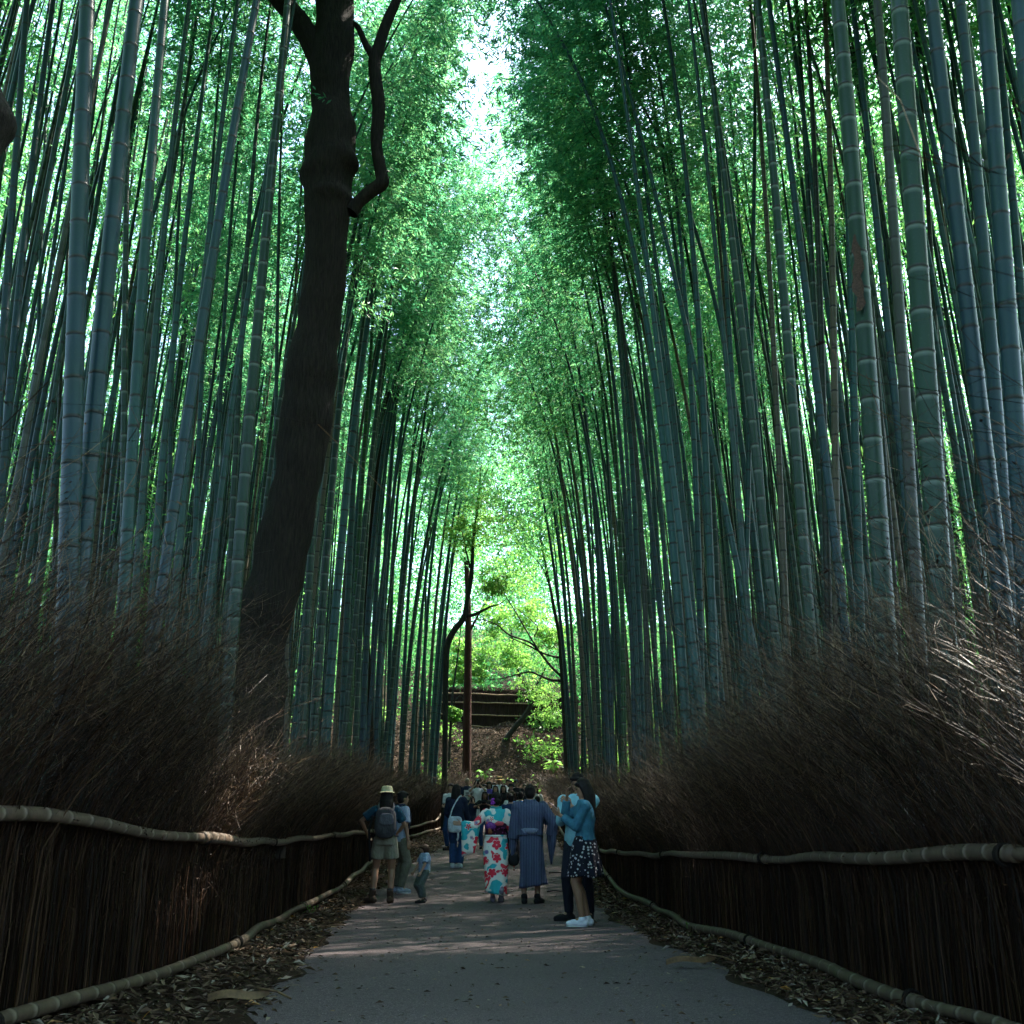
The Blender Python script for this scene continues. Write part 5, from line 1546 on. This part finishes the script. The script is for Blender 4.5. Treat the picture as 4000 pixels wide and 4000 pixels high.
def bag(name, label, cat, world_mat, parts, group=None):
    """parts: list of (child name, MB, material); geometry in the wearer's local frame"""
    o = bpy.data.objects.new(name, None); COL.objects.link(o); o.empty_display_size = .1
    o.matrix_world = world_mat
    tag(o, label, cat, group)
    for nm, mb, mt in parts: mb.build(nm, mt, o)
    return o
def fmat(f): return Matrix.LocRotScale(f.root.location, f.root.rotation_euler, f.root.scale)
def strap(pts, w=.02, th=.004):
    mb = MB(); S = smooth_path(pts, 24); T_, U_, W_ = frames(S); V = []
    for i in range(len(S)):
        c0 = np.array((S[i][0], S[i][1], 0)); out = c0 / (np.linalg.norm(c0) + 1e-6)
        sd = np.cross(T_[i], out); sd /= np.linalg.norm(sd) + 1e-6; nn = np.cross(sd, T_[i])
        V += [S[i] + sd * w - nn * th, S[i] + sd * w + nn * th, S[i] - sd * w + nn * th, S[i] - sd * w - nn * th]
    a = (np.arange(len(S) - 1)[:, None] * 4 + np.arange(4)[None]); b = (np.arange(len(S) - 1)[:, None] * 4 + (np.arange(4)[None] + 1) % 4)
    mb.add(V, np.stack([a, b, b + 4, a + 4], -1).reshape(-1, 4)); return mb
def softbox(c, r, p=3.2, n=20, k=28, wr=.006):
    """rounded box of half sizes r"""
    mb = MB(); th = np.linspace(-math.pi / 2, math.pi / 2, n); a = np.linspace(0, 2 * math.pi, k, endpoint=False)
    sg = lambda v, e: np.sign(v) * np.abs(v) ** (2 / e)
    V = []
    for t in th:
        x = sg(np.cos(t), p) * sg(np.cos(a), p) * r[0]; y = sg(np.cos(t), p) * sg(np.sin(a), p) * r[1]; z = np.full(k, sg(np.sin(t), p) * r[2])
        V.append(np.stack([x, y, z], 1))
    V = np.concatenate(V)
    V += np.array([mnoise.noise_vector(Vector(v * 14)) for v in V]) * wr
    i = np.arange(n - 1)[:, None] * k; j = np.arange(k)[None]; j2 = (j + 1) % k
    mb.add(V + np.asarray(c), np.stack([i + j, i + j2, i + k + j2, i + k + j], -1).reshape(-1, 4)); return mb
def phone(name, label, f, c, rot, mat):
    mb = MB(); s_ = softbox((0, 0, 0), (.037, .005, .075), 6, 10, 20, 0)
    v = s_.v[0] @ np.asarray(rot).T + np.asarray(c)
    mb.add(v, s_.f4[0]); 
    mb2 = MB(); b = MB(); box(b, (0, .0056, 0), (.066, .001, .138)); mb2.add(b.v[0] @ np.asarray(rot).T + np.asarray(c), b.f4[0])
    return bag(name, label, 'phone', fmat(f), [('case', mb, M[mat]), ('screen', mb2, RUBB)])

# 1 woman in straw hat with backpack, seen from behind
loc, H = place(1512, 3078, 17.2); H = 1.66
f = Fig(loc, R(4), H, fem=True, hands=((-.30, .13, 1.02), (.16, .24, 1.0)), elbow=((-1, -.4, 0), (1, -.4, 0)), feet=((-.17, .06), (.10, -.06)), toe=(-.75, .1), nod=.2, skin='mid', voxel=.010)
f.top(M['plaid'], 'shirt', short=.75, e=.02, z0=.88); f.top(DGREY, 'undershirt', e=.016, z0=.86, neck=1.05, sleeve=0)
f.trousers(KHAKI, 'shorts', e=.022, length=.30, wide=.02); f.shoes(LEATHER, RUBB, 'boot', high=.09, e=.012); f.hair('mid')
f.hat(STRAW, cm('hat_band_pale', (.38, .4, .3)), brim=.05)
for i in (0, 1):
    mb = MB(); A_ = f.ank[i]; cap_flat(mb, A_ + np.array((0, 0, .09)), A_ + np.array((0, 0, .12)), .046, .047); mb.build('sock', DGREY, f.root)
lab(f, 'person in straw hat, khaki shorts and boots seen from behind beside the left hedge')
bp = softbox((0.0, -.215, 1.17), (.165, .10, .235), 3.0); fl = softbox((.02, -.312, 1.22), (.11, .022, .09), 3); cord_ = MB()
tube(cord_, [(-.2, -.16, 1.28), (-.25, -.12, 1.05), (-.235, -.1, .82), (-.22, -.08, .6)], .017, 7)
bag('backpack', 'dark grey backpack with pale shoulder straps on the straw-hatted person', 'backpack', fmat(f),
    [('bag_body', bp, DGREY), ('front_pocket', fl, cm('grey_sheen', (.07, .07, .085))), ('strap', strap([(-.10, -.15, 1.32), (-.12, -.10, 1.43), (-.115, .03, 1.455), (-.12, .15, 1.3), (-.16, .1, 1.05)]), GREYC), ('strap', strap([(.10, -.15, 1.32), (.12, -.10, 1.43), (.115, .03, 1.455), (.12, .15, 1.3), (.16, .1, 1.05)]), GREYC), ('hip_belt', strap([(-.15, -.16, .98), (-.2, 0, .98), (0, .165, .97), (.2, 0, .98), (.15, -.16, .98)], .014), BLACK)])
bag('rolled_umbrella', 'black folded umbrella hanging at the left side of the straw-hatted person', 'umbrella', fmat(f), [('canopy', cord_, BLACK)])

# 2 companion with big navy backpack
loc, H = place(1566, 3105, 18.6); H = 1.60
f = Fig(loc, R(-62), H, feet=((-.1, .02), (.1, .0)), skin='mid', voxel=.011, lean=.06)
f.top(M['tee_stripe'], 'shirt', short=.8, e=.02, z0=.84); f.trousers(OLIVE, wide=.012); f.shoes(cm('shoe_bluegrey', (.2, .24, .3)), RUBW); f.hair('short')
lab(f, 'person in striped tee and olive trousers behind the straw-hatted one, facing right')
bag('backpack', 'large navy backpack with white zip tags on the person in striped tee', 'backpack', fmat(f),
    [('bag_body', softbox((0, -.25, 1.12), (.17, .125, .28), 2.8), NAVY), ('front_pocket', softbox((0, -.375, 1.0), (.12, .03, .12), 3), BLACK), ('tag', softbox((.06, -.40, 1.22), (.04, .006, .01), 4), WHITE), ('tag', softbox((-.07, -.41, .98), (.008, .006, .09), 4), WHITE),
     ('strap', strap([(-.09, -.15, 1.32), (-.12, -.10, 1.43), (-.115, .03, 1.455), (-.12, .15, 1.3), (-.16, .1, 1.05)]), NAVY), ('strap', strap([(.09, -.15, 1.32), (.12, -.10, 1.43), (.115, .03, 1.455), (.12, .15, 1.3), (.16, .1, 1.05)]), NAVY)])

# 3 toddler
loc, H = place(1659, 3325, 17.2); H = .84
f = Fig(loc, R(112), H, child=True, hands=((-.24, .16, .86), (.22, .2, .85)), feet=((-.10, .05), (.10, -.04)), heel=(0, .02), skin='light', voxel=.009, nod=.15)
f.top(M['toddler_tee'], 'shirt', short=.85, e=.022, z0=.84); f.trousers(cm('cloth_greygreen', (.06, .075, .07)), length=.93, wide=.03, e=.02); f.shoes(BLACK, RUBB, 'sandal'); f.hair('bob', HAIR_B)
lab(f, 'toddler in striped blue tee and dark trousers walking alone on the path')

# 4 woman in navy jumper with pale bag
loc, H = place(1784, 3067, 22.7); H = 1.62
f = Fig(loc, R(-18), H, fem=True, hands=((-.2, .26, 1.0), (.16, .3, .95)), feet=((-.07, .0), (.08, .04)), toe=(-.3, -1.15), turn=-.35, skin='light', voxel=.011)
f.top(NAVY, 'jumper', e=.03, z0=.80, sleeve=.95); f.trousers(DENIM, 'jeans', e=.018, wide=.01); f.shoes(cm('trainer_white', (.45, .47, .5)), RUBW, 'trainer'); f.hair('mid')
lab(f, 'person in navy jumper and blue jeans with white trainers left of the kimono wearer')
tb = softbox((.06, -.225, .87), (.155, .055, .165), 4.0)
bag('shoulder_bag', 'pale blue cloth bag hanging on a long strap from the navy jumper wearer', 'bag', fmat(f), [('bag_body', tb, M['tote']), ('strap', strap([(-.06, -.21, 1.02), (-.02, -.17, 1.2), (.08, -.10, 1.41), (.10, .04, 1.45), (.02, .17, 1.25), (-.1, .18, 1.0)], .013), M['tote']), ('tassel', strap([(.13, -.23, .74), (.14, -.24, .62), (.12, -.25, .55)], .02), M['tote'])])

# 5 kimono wearer
loc, H = place(1938, 3090, 17.2); H = 1.60
f = Fig(loc, R(2), H, fem=True, hands=((-.56, .10, 1.20), (.30, .03, .86)), elbow=((-.2, -.4, -1), (.6, -1, 0)), feet=((-.045, .02), (.085, -.16)), heel=(0, .14), skin='light', voxel=.010, turn=.12)
f.top(M['kimono'], 'kimono_bodice', e=.028, z0=.92, sleeve=.86, cuff=.01)
def robe_skirt(f, mat, z1, z0, prof_, name, shift=(0, 0), hemtilt=0.0, wav=.006):
    mb = MB(); k = 56; a = np.linspace(0, 2 * math.pi, k, endpoint=False); n = 22; V = []
    for i in range(n):
        u = i / (n - 1); z = z1 + (z0 - z1) * u
        rx = np.interp(u, [q[0] for q in prof_], [q[1] for q in prof_]); ry = np.interp(u, [q[0] for q in prof_], [q[2] for q in prof_])
        w = wav * u * (np.sin(a * 7 + u * 2) + .6 * np.sin(a * 4 + 1 + u)) 
        V.append(np.stack([(rx + w) * np.cos(a) + shift[0] * u, (ry + w) * np.sin(a) + shift[1] * u, np.full(k, z) + hemtilt * np.cos(a) * u], 1))
    inner = [v * np.array((.95, .95, 1)) + np.array((0, 0, .004)) for v in V[::-1]]
    V = np.concatenate(V + inner); m_ = 2 * n
    i = np.arange(m_)[:, None] * k; j = np.arange(k)[None]; j2 = (j + 1) % k; ii = (np.arange(m_) + 1)[:, None] % m_ * k
    mb.add(V, np.stack([i + j, ii + j, ii + j2, i + j2], -1).reshape(-1, 4)); return mb.build(name, mat, f.root)
robe_skirt(f, M['kimono'], 1.02, .13, [(0, .158, .125), (.12, .19, .145), (.3, .205, .16), (.6, .19, .165), (1, .165, .17)], 'kimono_skirt', (.0, -.05), -.03)
def hanging_sleeve(f, i, mat, drop, wide, name, back=0.0):
    """the deep bag of a kimono sleeve: hangs from the forearm"""
    mb = MB(); E, W_ = f.el[i], f.wr[i]; S_ = f.sh[i]
    a0 = S_ * .35 + E * .65; a1 = E + (W_ - E) * .92
    n, k = 10, 10; pts = []
    path = [a0 + (E - a0) * t for t in np.linspace(0, 1, 4)] + [E + (a1 - E) * t for t in np.linspace(.2, 1, 6)]
    nn = np.cross(W_ - E + (E - S_) * .3, (0, 0, 1.0)); nn /= np.linalg.norm(nn) + 1e-9
    out, inn = [], []
    for q, p in enumerate(path):
        u = q / (len(path) - 1)
        for t in np.linspace(0, 1, k):
            d = drop * t * (.75 + .25 * u) * (.55 + .45 * min(1, u * 3)); bulge = wide * (1 - t) * .75 + .016 + .012 * math.sin(t * 3.1) + .006 * math.sin(u * 9 + t * 3)
            c = p + np.array((0, back * t, -d + .045 * (1 - t)))
            out.append(c + nn * bulge); inn.append(c - nn * bulge)
    m_ = len(path); V = np.array(out + inn); o_ = m_ * k
    g = lambda q, t, s_=0: q * k + t + s_ * o_
    F = []
    for q in range(m_ - 1):
        for t in range(k - 1):
            F.append((g(q, t), g(q + 1, t), g(q + 1, t + 1), g(q, t + 1))); F.append((g(q, t, 1), g(q, t + 1, 1), g(q + 1, t + 1, 1), g(q + 1, t, 1)))
        F.append((g(q, 0), g(q, 0, 1), g(q + 1, 0, 1), g(q + 1, 0))); F.append((g(q, k - 1), g(q + 1, k - 1), g(q + 1, k - 1, 1), g(q, k - 1, 1)))
    for t in range(k - 1):
        F.append((g(0, t), g(0, t + 1), g(0, t + 1, 1), g(0, t, 1))); F.append((g(m_ - 1, t), g(m_ - 1, t, 1), g(m_ - 1, t + 1, 1), g(m_ - 1, t + 1)))
    mb.add(V, F); mb.build(name, mat, f.root)
hanging_sleeve(f, 0, M['kimono'], .50, .05, 'sleeve'); hanging_sleeve(f, 1, M['kimono'], .42, .05, 'sleeve')
mb = MB(); loft(mb, [(f.U((0, -.004, z)), r_, q_) for z, r_, q_ in ((1.03, .168, .135), (1.04, .172, .138), (1.12, .165, .132), (1.2, .168, .134), (1.21, .164, .13))]); ob = mb.build('obi', M['obi_dark'], f.root)
for sx in (-1, 1):
    m2 = softbox((sx * .085, -.165, 1.165), (.085, .035, .06), 2.2, wr=.02); m2.build('bow_loop', M['purple_silk'] if sx < 0 else M['obi_dark'], ob)
softbox((.05, -.195, 1.205), (.075, .02, .035), 2.2, wr=.02).build('bow_knot', M['pink_silk'], ob)
softbox((-.10, -.17, 1.09), (.04, .02, .05), 2.4, wr=.02).build('bow_tail', cm('obi_orange', (.18, .06, .03)), ob)
mb = MB(); loft(mb, [(f.U((0, -.004, z)), r_, q_) for z, r_, q_ in ((1.0, .172, .14), (1.03, .172, .14))]); mb.build('waist_fold', M['kimono'], f.root)
mb = MB(); th = np.linspace(math.pi * 1.0, math.pi * 2.0, 16)
tube(mb, [f.U((.075 * math.cos(t), -.005 + .075 * math.sin(t) * .9, 1.44 + .02 * abs(math.cos(t)))) for t in th], .022, 8); mb.build('collar', M['teal_cloth'], f.root)
f.hair('bun'); mb = MB()
for q in range(14):
    d_ = rdir(1)[0] * .03; ell(mb, f.Hd((-.06 + d_[0], -.09 + d_[1], -.03 + d_[2] * 1.5)), (.018, .018, .018), None, 8, 6)
mb.build('hair_flowers', M['flower_purple'], f.root)
f.shoes(M['sock_grey'], BLACK, 'sandal', e=.004)
lab(f, 'person in white kimono with red and turquoise flowers, left arm stretched out')

# 6 yukata wearer
loc, H = place(2070, 3078, 17.0); H = 1.71
f = Fig(loc, R(-3), H, hands=((-.27, .05, .80), (.31, .10, .93)), elbow=((-.5, -.9, 0), (1, -.5, 0)), feet=((-.09, -.04), (.10, .03)), toe=(0, .45), skin='light', voxel=.010)
f.top(M['yukata'], 'yukata_bodice', e=.038, z0=.96, sleeve=.8, cuff=.02, flare=.0, neck=1.465)
robe_skirt(f, M['yukata'], 1.03, .24, [(0, .155, .125), (.15, .172, .14), (.4, .172, .15), (.75, .178, .165), (1, .20, .18)], 'yukata_skirt', (.035, -.02), .03, .018)
hanging_sleeve(f, 0, M['yukata'], .34, .07, 'sleeve'); hanging_sleeve(f, 1, M['yukata'], .40, .07, 'sleeve')
mb = MB(); loft(mb, [(f.U((0, -.004, z)), r_, q_) for z, r_, q_ in ((.975, .172, .142), (1.0, .176, .146), (1.055, .176, .146), (1.065, .172, .142))]); ob = mb.build('sash', M['obi_grey'], f.root)
softbox((0.02, -.16, 1.02), (.085, .03, .04), 2.2, wr=.012).build('sash_knot', M['obi_grey'], ob)
mb = MB(); tube(mb, [f.U((.078 * math.cos(t), -.008 + .07 * math.sin(t), 1.455 + .01 * abs(math.cos(t)))) for t in th], .02, 8); mb.build('collar', M['yukata'], f.root)
f.hair('short'); f.shoes(BLACK, BLACK, 'sandal', high=.03)
lab(f, 'person in blue striped yukata with pale sash walking away beside the kimono wearer')
g_ = f.grip[0]
bag('drawstring_bag', 'small black drawstring bag held between the kimono and the yukata wearers', 'bag', fmat(f), [('bag_body', softbox((g_[0] - .01, g_[1], g_[2] - .16), (.085, .06, .10), 2.2, wr=.015), BLACK), ('cord', strap([(g_[0], g_[1], g_[2] + .01), (g_[0] + .01, g_[1], g_[2] - .03), (g_[0] - .01, g_[1], g_[2] - .08)], .006), BLACK)])

# 7 man in pale blue shirt (behind) and 8 woman in denim jacket
loc, H = place(2257, 3026, 14.1); H = 1.76
f = Fig(loc, R(160), H, hands=((-.0, .30, 1.30), (.06, .30, 1.22)), elbow=((-.4, -.2, -1), (.4, -.2, -1)), feet=((-.12, .0), (.13, .02)), toe=(-.2, .9), nod=.35, turn=-.1, skin='mid', voxel=.010)
f.top(M['pale_blue_shirt'], 'shirt', e=.022, z0=.84, sleeve=.75); f.trousers(cm('cloth_black_jeans', (.01, .012, .02)), e=.014); f.shoes(BLACK, RUBB); f.hair('short')
lab(f, 'person in pale blue shirt and black trousers standing behind the denim-jacket wearer')
loc, H = place(2280, 3050, 13.35); H = 1.655
f = Fig(loc, R(88), H, fem=True, hands=((-.05, .29, 1.26), (.05, .21, 1.47)), elbow=((-.25, -.5, -1), (.35, .2, -1)), feet=((-.10, .05), (.09, -.02)), toe=(.2, -.25), nod=.28, turn=.12, skin='mid', voxel=.009, curl=.45)
f.top(M['denim_jacket'], 'denim_jacket', e=.024, z0=.97, sleeve=.9, flare=.0); f.skirt(M['flower_skirt'], 1.02, .55, .25, ry=.86, pleat=.014); f.shoes(cm('slipon_white', (.5, .52, .6)), RUBW, 'slip_on_shoe'); f.hair('long')
mb = MB(); loft(mb, [(f.U((0, -.004, z)), r_, q_) for z, r_, q_ in ((.965, .170, .130), (1.0, .166, .126))]); mb.build('waistband', M['denim_jacket'], f.root)
lab(f, 'person with long dark hair in denim jacket and flowered skirt looking at a phone')
g1 = f.grip[0]
cR, sR = math.cos(.9), math.sin(.9)
phone('phone', 'pinkish phone held by the long-haired person in denim jacket', f, g1 + np.array((-.02, .03, .05)), ((1, 0, 0), (0, cR, sR), (0, -sR, cR)), 'pink_phone')

# the crowd further up the path
def crowd(px, top_y, Y, rz, text, topm, botm, style='short', fem=False, hands=None, skin='light', bottom='trousers', short=.7, hat=None, glasses=False, hairm=None, H=None, elbow=None, nod=-.1, shoes=None, z0=.84, long_sleeve=False, flare=0.0, lean=0.0, turn=0.0):
    loc, hh = place(px, top_y, Y); hh = H or hh
    hh = min(max(hh, 1.25), 1.86)
    f = Fig(loc, R(rz), hh, fem=fem, hands=hands, skin=skin, voxel=.014, elbow=elbow, nod=nod, lean=lean, turn=turn)
    if long_sleeve: f.top(topm, 'shirt', e=.02, z0=z0, sleeve=.95, flare=flare)
    else: f.top(topm, 'shirt', e=.018, z0=z0, short=short, flare=flare)
    if bottom == 'trousers': f.trousers(botm, e=.015)
    elif bottom == 'skirt': f.skirt(botm, 1.02, .42, .24)
    f.shoes(shoes or BLACK, RUBB)
    if style: f.hair(style, hairm)
    if hat: f.hat(*hat)
    if glasses: f.glasses()
    return lab(f, text)
UPH = ((-.07, .26, 1.52), (.07, .26, 1.52)); UPE = ((-1, .1, -1), (1, .1, -1)); CHEST = ((-.06, .26, 1.2), (.06, .26, 1.2))
crowd(1764, 3060, 29.5, 150, 'person in white shirt at the far left of the crowd, half behind the navy jumper', WHITE, DENIM, hands=((-.1, .25, 1.1), (.1, .25, 1.1)), turn=.2)
f = crowd(1827, 3038, 36.5, 178, 'tall bald person in dark tee with a white printed panel', NAVY, DENIM, style=None, hands=((-.12, .25, 1.12), (.12, .27, 1.1)), skin='light')
mb = MB()
V = []; 
for iz, z in enumerate(np.linspace(1.02, 1.32, 6)):
    for ix, x in enumerate(np.linspace(-.10, .10, 8)):
        V.append((x, .133 * math.sqrt(max(0, 1 - (x / .2) ** 2)) - (.012 if z > 1.28 or z < 1.08 else 0), z))
a = np.array([iz * 8 + ix for iz in range(5) for ix in range(7)]); mb.add(V, np.stack([a, a + 1, a + 9, a + 8], 1)); mb.build('print_panel', cm('print_white', (.42, .42, .42)), f.root)
mb = MB()
for z in (1.23, 1.17): box(mb, (-.0, .137, z), (.11, .006, .028))
mb.build('print_text', BLACK, f.root)
f = crowd(1865, 3044, 35, 185, 'person in white dress raising a phone, right of the bald one', WHITE, WHITE, style='long', fem=True, hands=UPH, elbow=UPE, bottom='skirt')
phone('phone', 'phone raised by the person in white dress', f, (0, .33, 1.60), np.eye(3), 'phone_light')
crowd(1893, 3063, 37.5, 180, 'short-haired youth in white tee behind the white dress', WHITE, NAVY)
crowd(1912, 3052, 36.2, 175, 'person in violet-blue shirt with short black hair in the middle of the crowd', cm('cloth_violet', (.07, .05, .25)), WHITE, style='bob', fem=True, hands=CHEST, bottom='skirt')
crowd(1930, 3056, 39, 180, 'person in grey shirt at the back, left of the straw-hatted one in the crowd', DGREY, NAVY)
crowd(1951, 3034, 37.5, 182, 'person in curled tan straw hat and open dark shirt over white tee', cm('cloth_white2', (.5, .5, .52)), NAVY, hat=(STRAW2, BLACK, (.088, .1, .085), .06), skin='mid', nod=.1)
crowd(1936, 3067, 34, 172, 'long-haired person in black top, left one of two in front of the tan hat', BLACK, NAVY, style='long', fem=True, hands=CHEST)
crowd(1966, 3065, 34.2, 188, 'long-haired person in black top, right one of two in front of the tan hat', BLACK, DENIM, style='long', fem=True)
crowd(1984, 3043, 38, 176, 'person in white tee under dark jacket with reddish lit face', WHITE, NAVY, skin='mid')
crowd(1992, 3046, 39.5, 190, 'person at the very back beside the reddish lit face', NAVY, DGREY, skin='mid')
crowd(1997, 3061, 35.2, 180, 'person in dark cap and dark top between two taller men', BLACK, BLACK, fem=True, hat=(BLACK, BLACK, (.09, .1, .07), .035))
crowd(2016, 3045, 35.8, 186, 'person in black shirt with glasses holding a camera to the chest', BLACK, BLACK, hands=CHEST, glasses=True)
crowd(2050, 3062, 38, 180, 'person with side-lit head looking out behind the yukata wearer', DGREY, NAVY, nod=-.2)
crowd(2090, 3066, 32, 178, 'fair-skinned person in white top just right of the yukata wearer', cm('cloth_cream', (.42, .38, .34)), NAVY, fem=True, style='mid', hairm=HAIR_B)
crowd(2099, 3110, 26.5, 10, 'person in navy jacket seen from behind right of the yukata wearer', NAVY, BLACK, long_sleeve=True)
f = crowd(1845, 3109, 30.5, 178, 'girl in navy dress and pink shoes photographing with a raised pink phone', NAVY, NAVY, style='mid', fem=True, hands=((-.08, .25, 1.46), (.08, .25, 1.46)), elbow=UPE, bottom='skirt', shoes=M['pink_shoe'], hairm=HAIR_B)
phone('phone', 'pink phone raised by the girl in navy dress', f, (0, .33, 1.56), np.eye(3), 'pink_phone')
f = crowd(1894, 3090, 30, 176, 'person in black tee lowering a camera in front of the crowd', BLACK, DENIM, style='mid', fem=True, hands=((-.08, .24, 1.3), (.09, .24, 1.3)), elbow=((-1, .1, -.6), (1, .1, -.6)), skin='dark')
bag('camera', 'black camera held by the person in black tee', 'camera', fmat(f), [('camera_body', softbox((0, .31, 1.36), (.065, .03, .042), 5, wr=0), BLACK), ('lens', (lambda m_: (tube(m_, [(0, .34, 1.36), (0, .40, 1.36)], .028, 14), m_)[1])(MB()), RUBB)])
f = crowd(2000, 3088, 28, 5, 'person with curly brown hair and white top seen from behind', WHITE, DENIM, style='curly', fem=True, hairm=HAIR_B)
for sx in (-1, 1): strap([(sx * .1, -.13, 1.1), (sx * .1, -.13, 1.3), (sx * .1, -.07, 1.45), (sx * .1, .06, 1.45), (sx * .1, .14, 1.2)], .02).build('dungaree_strap', NAVY, f.root)
crowd(1996, 3100, 23.6, 0, 'youth in blue top and black trousers seen from behind, framed by the couple in robes', M['denim_dress'], BLACK, H=1.43)
crowd(2034, 3092, 27, -8, 'person in bright blue shirt mostly hidden by the yukata wearer', M['blue_bright'], NAVY, long_sleeve=True)
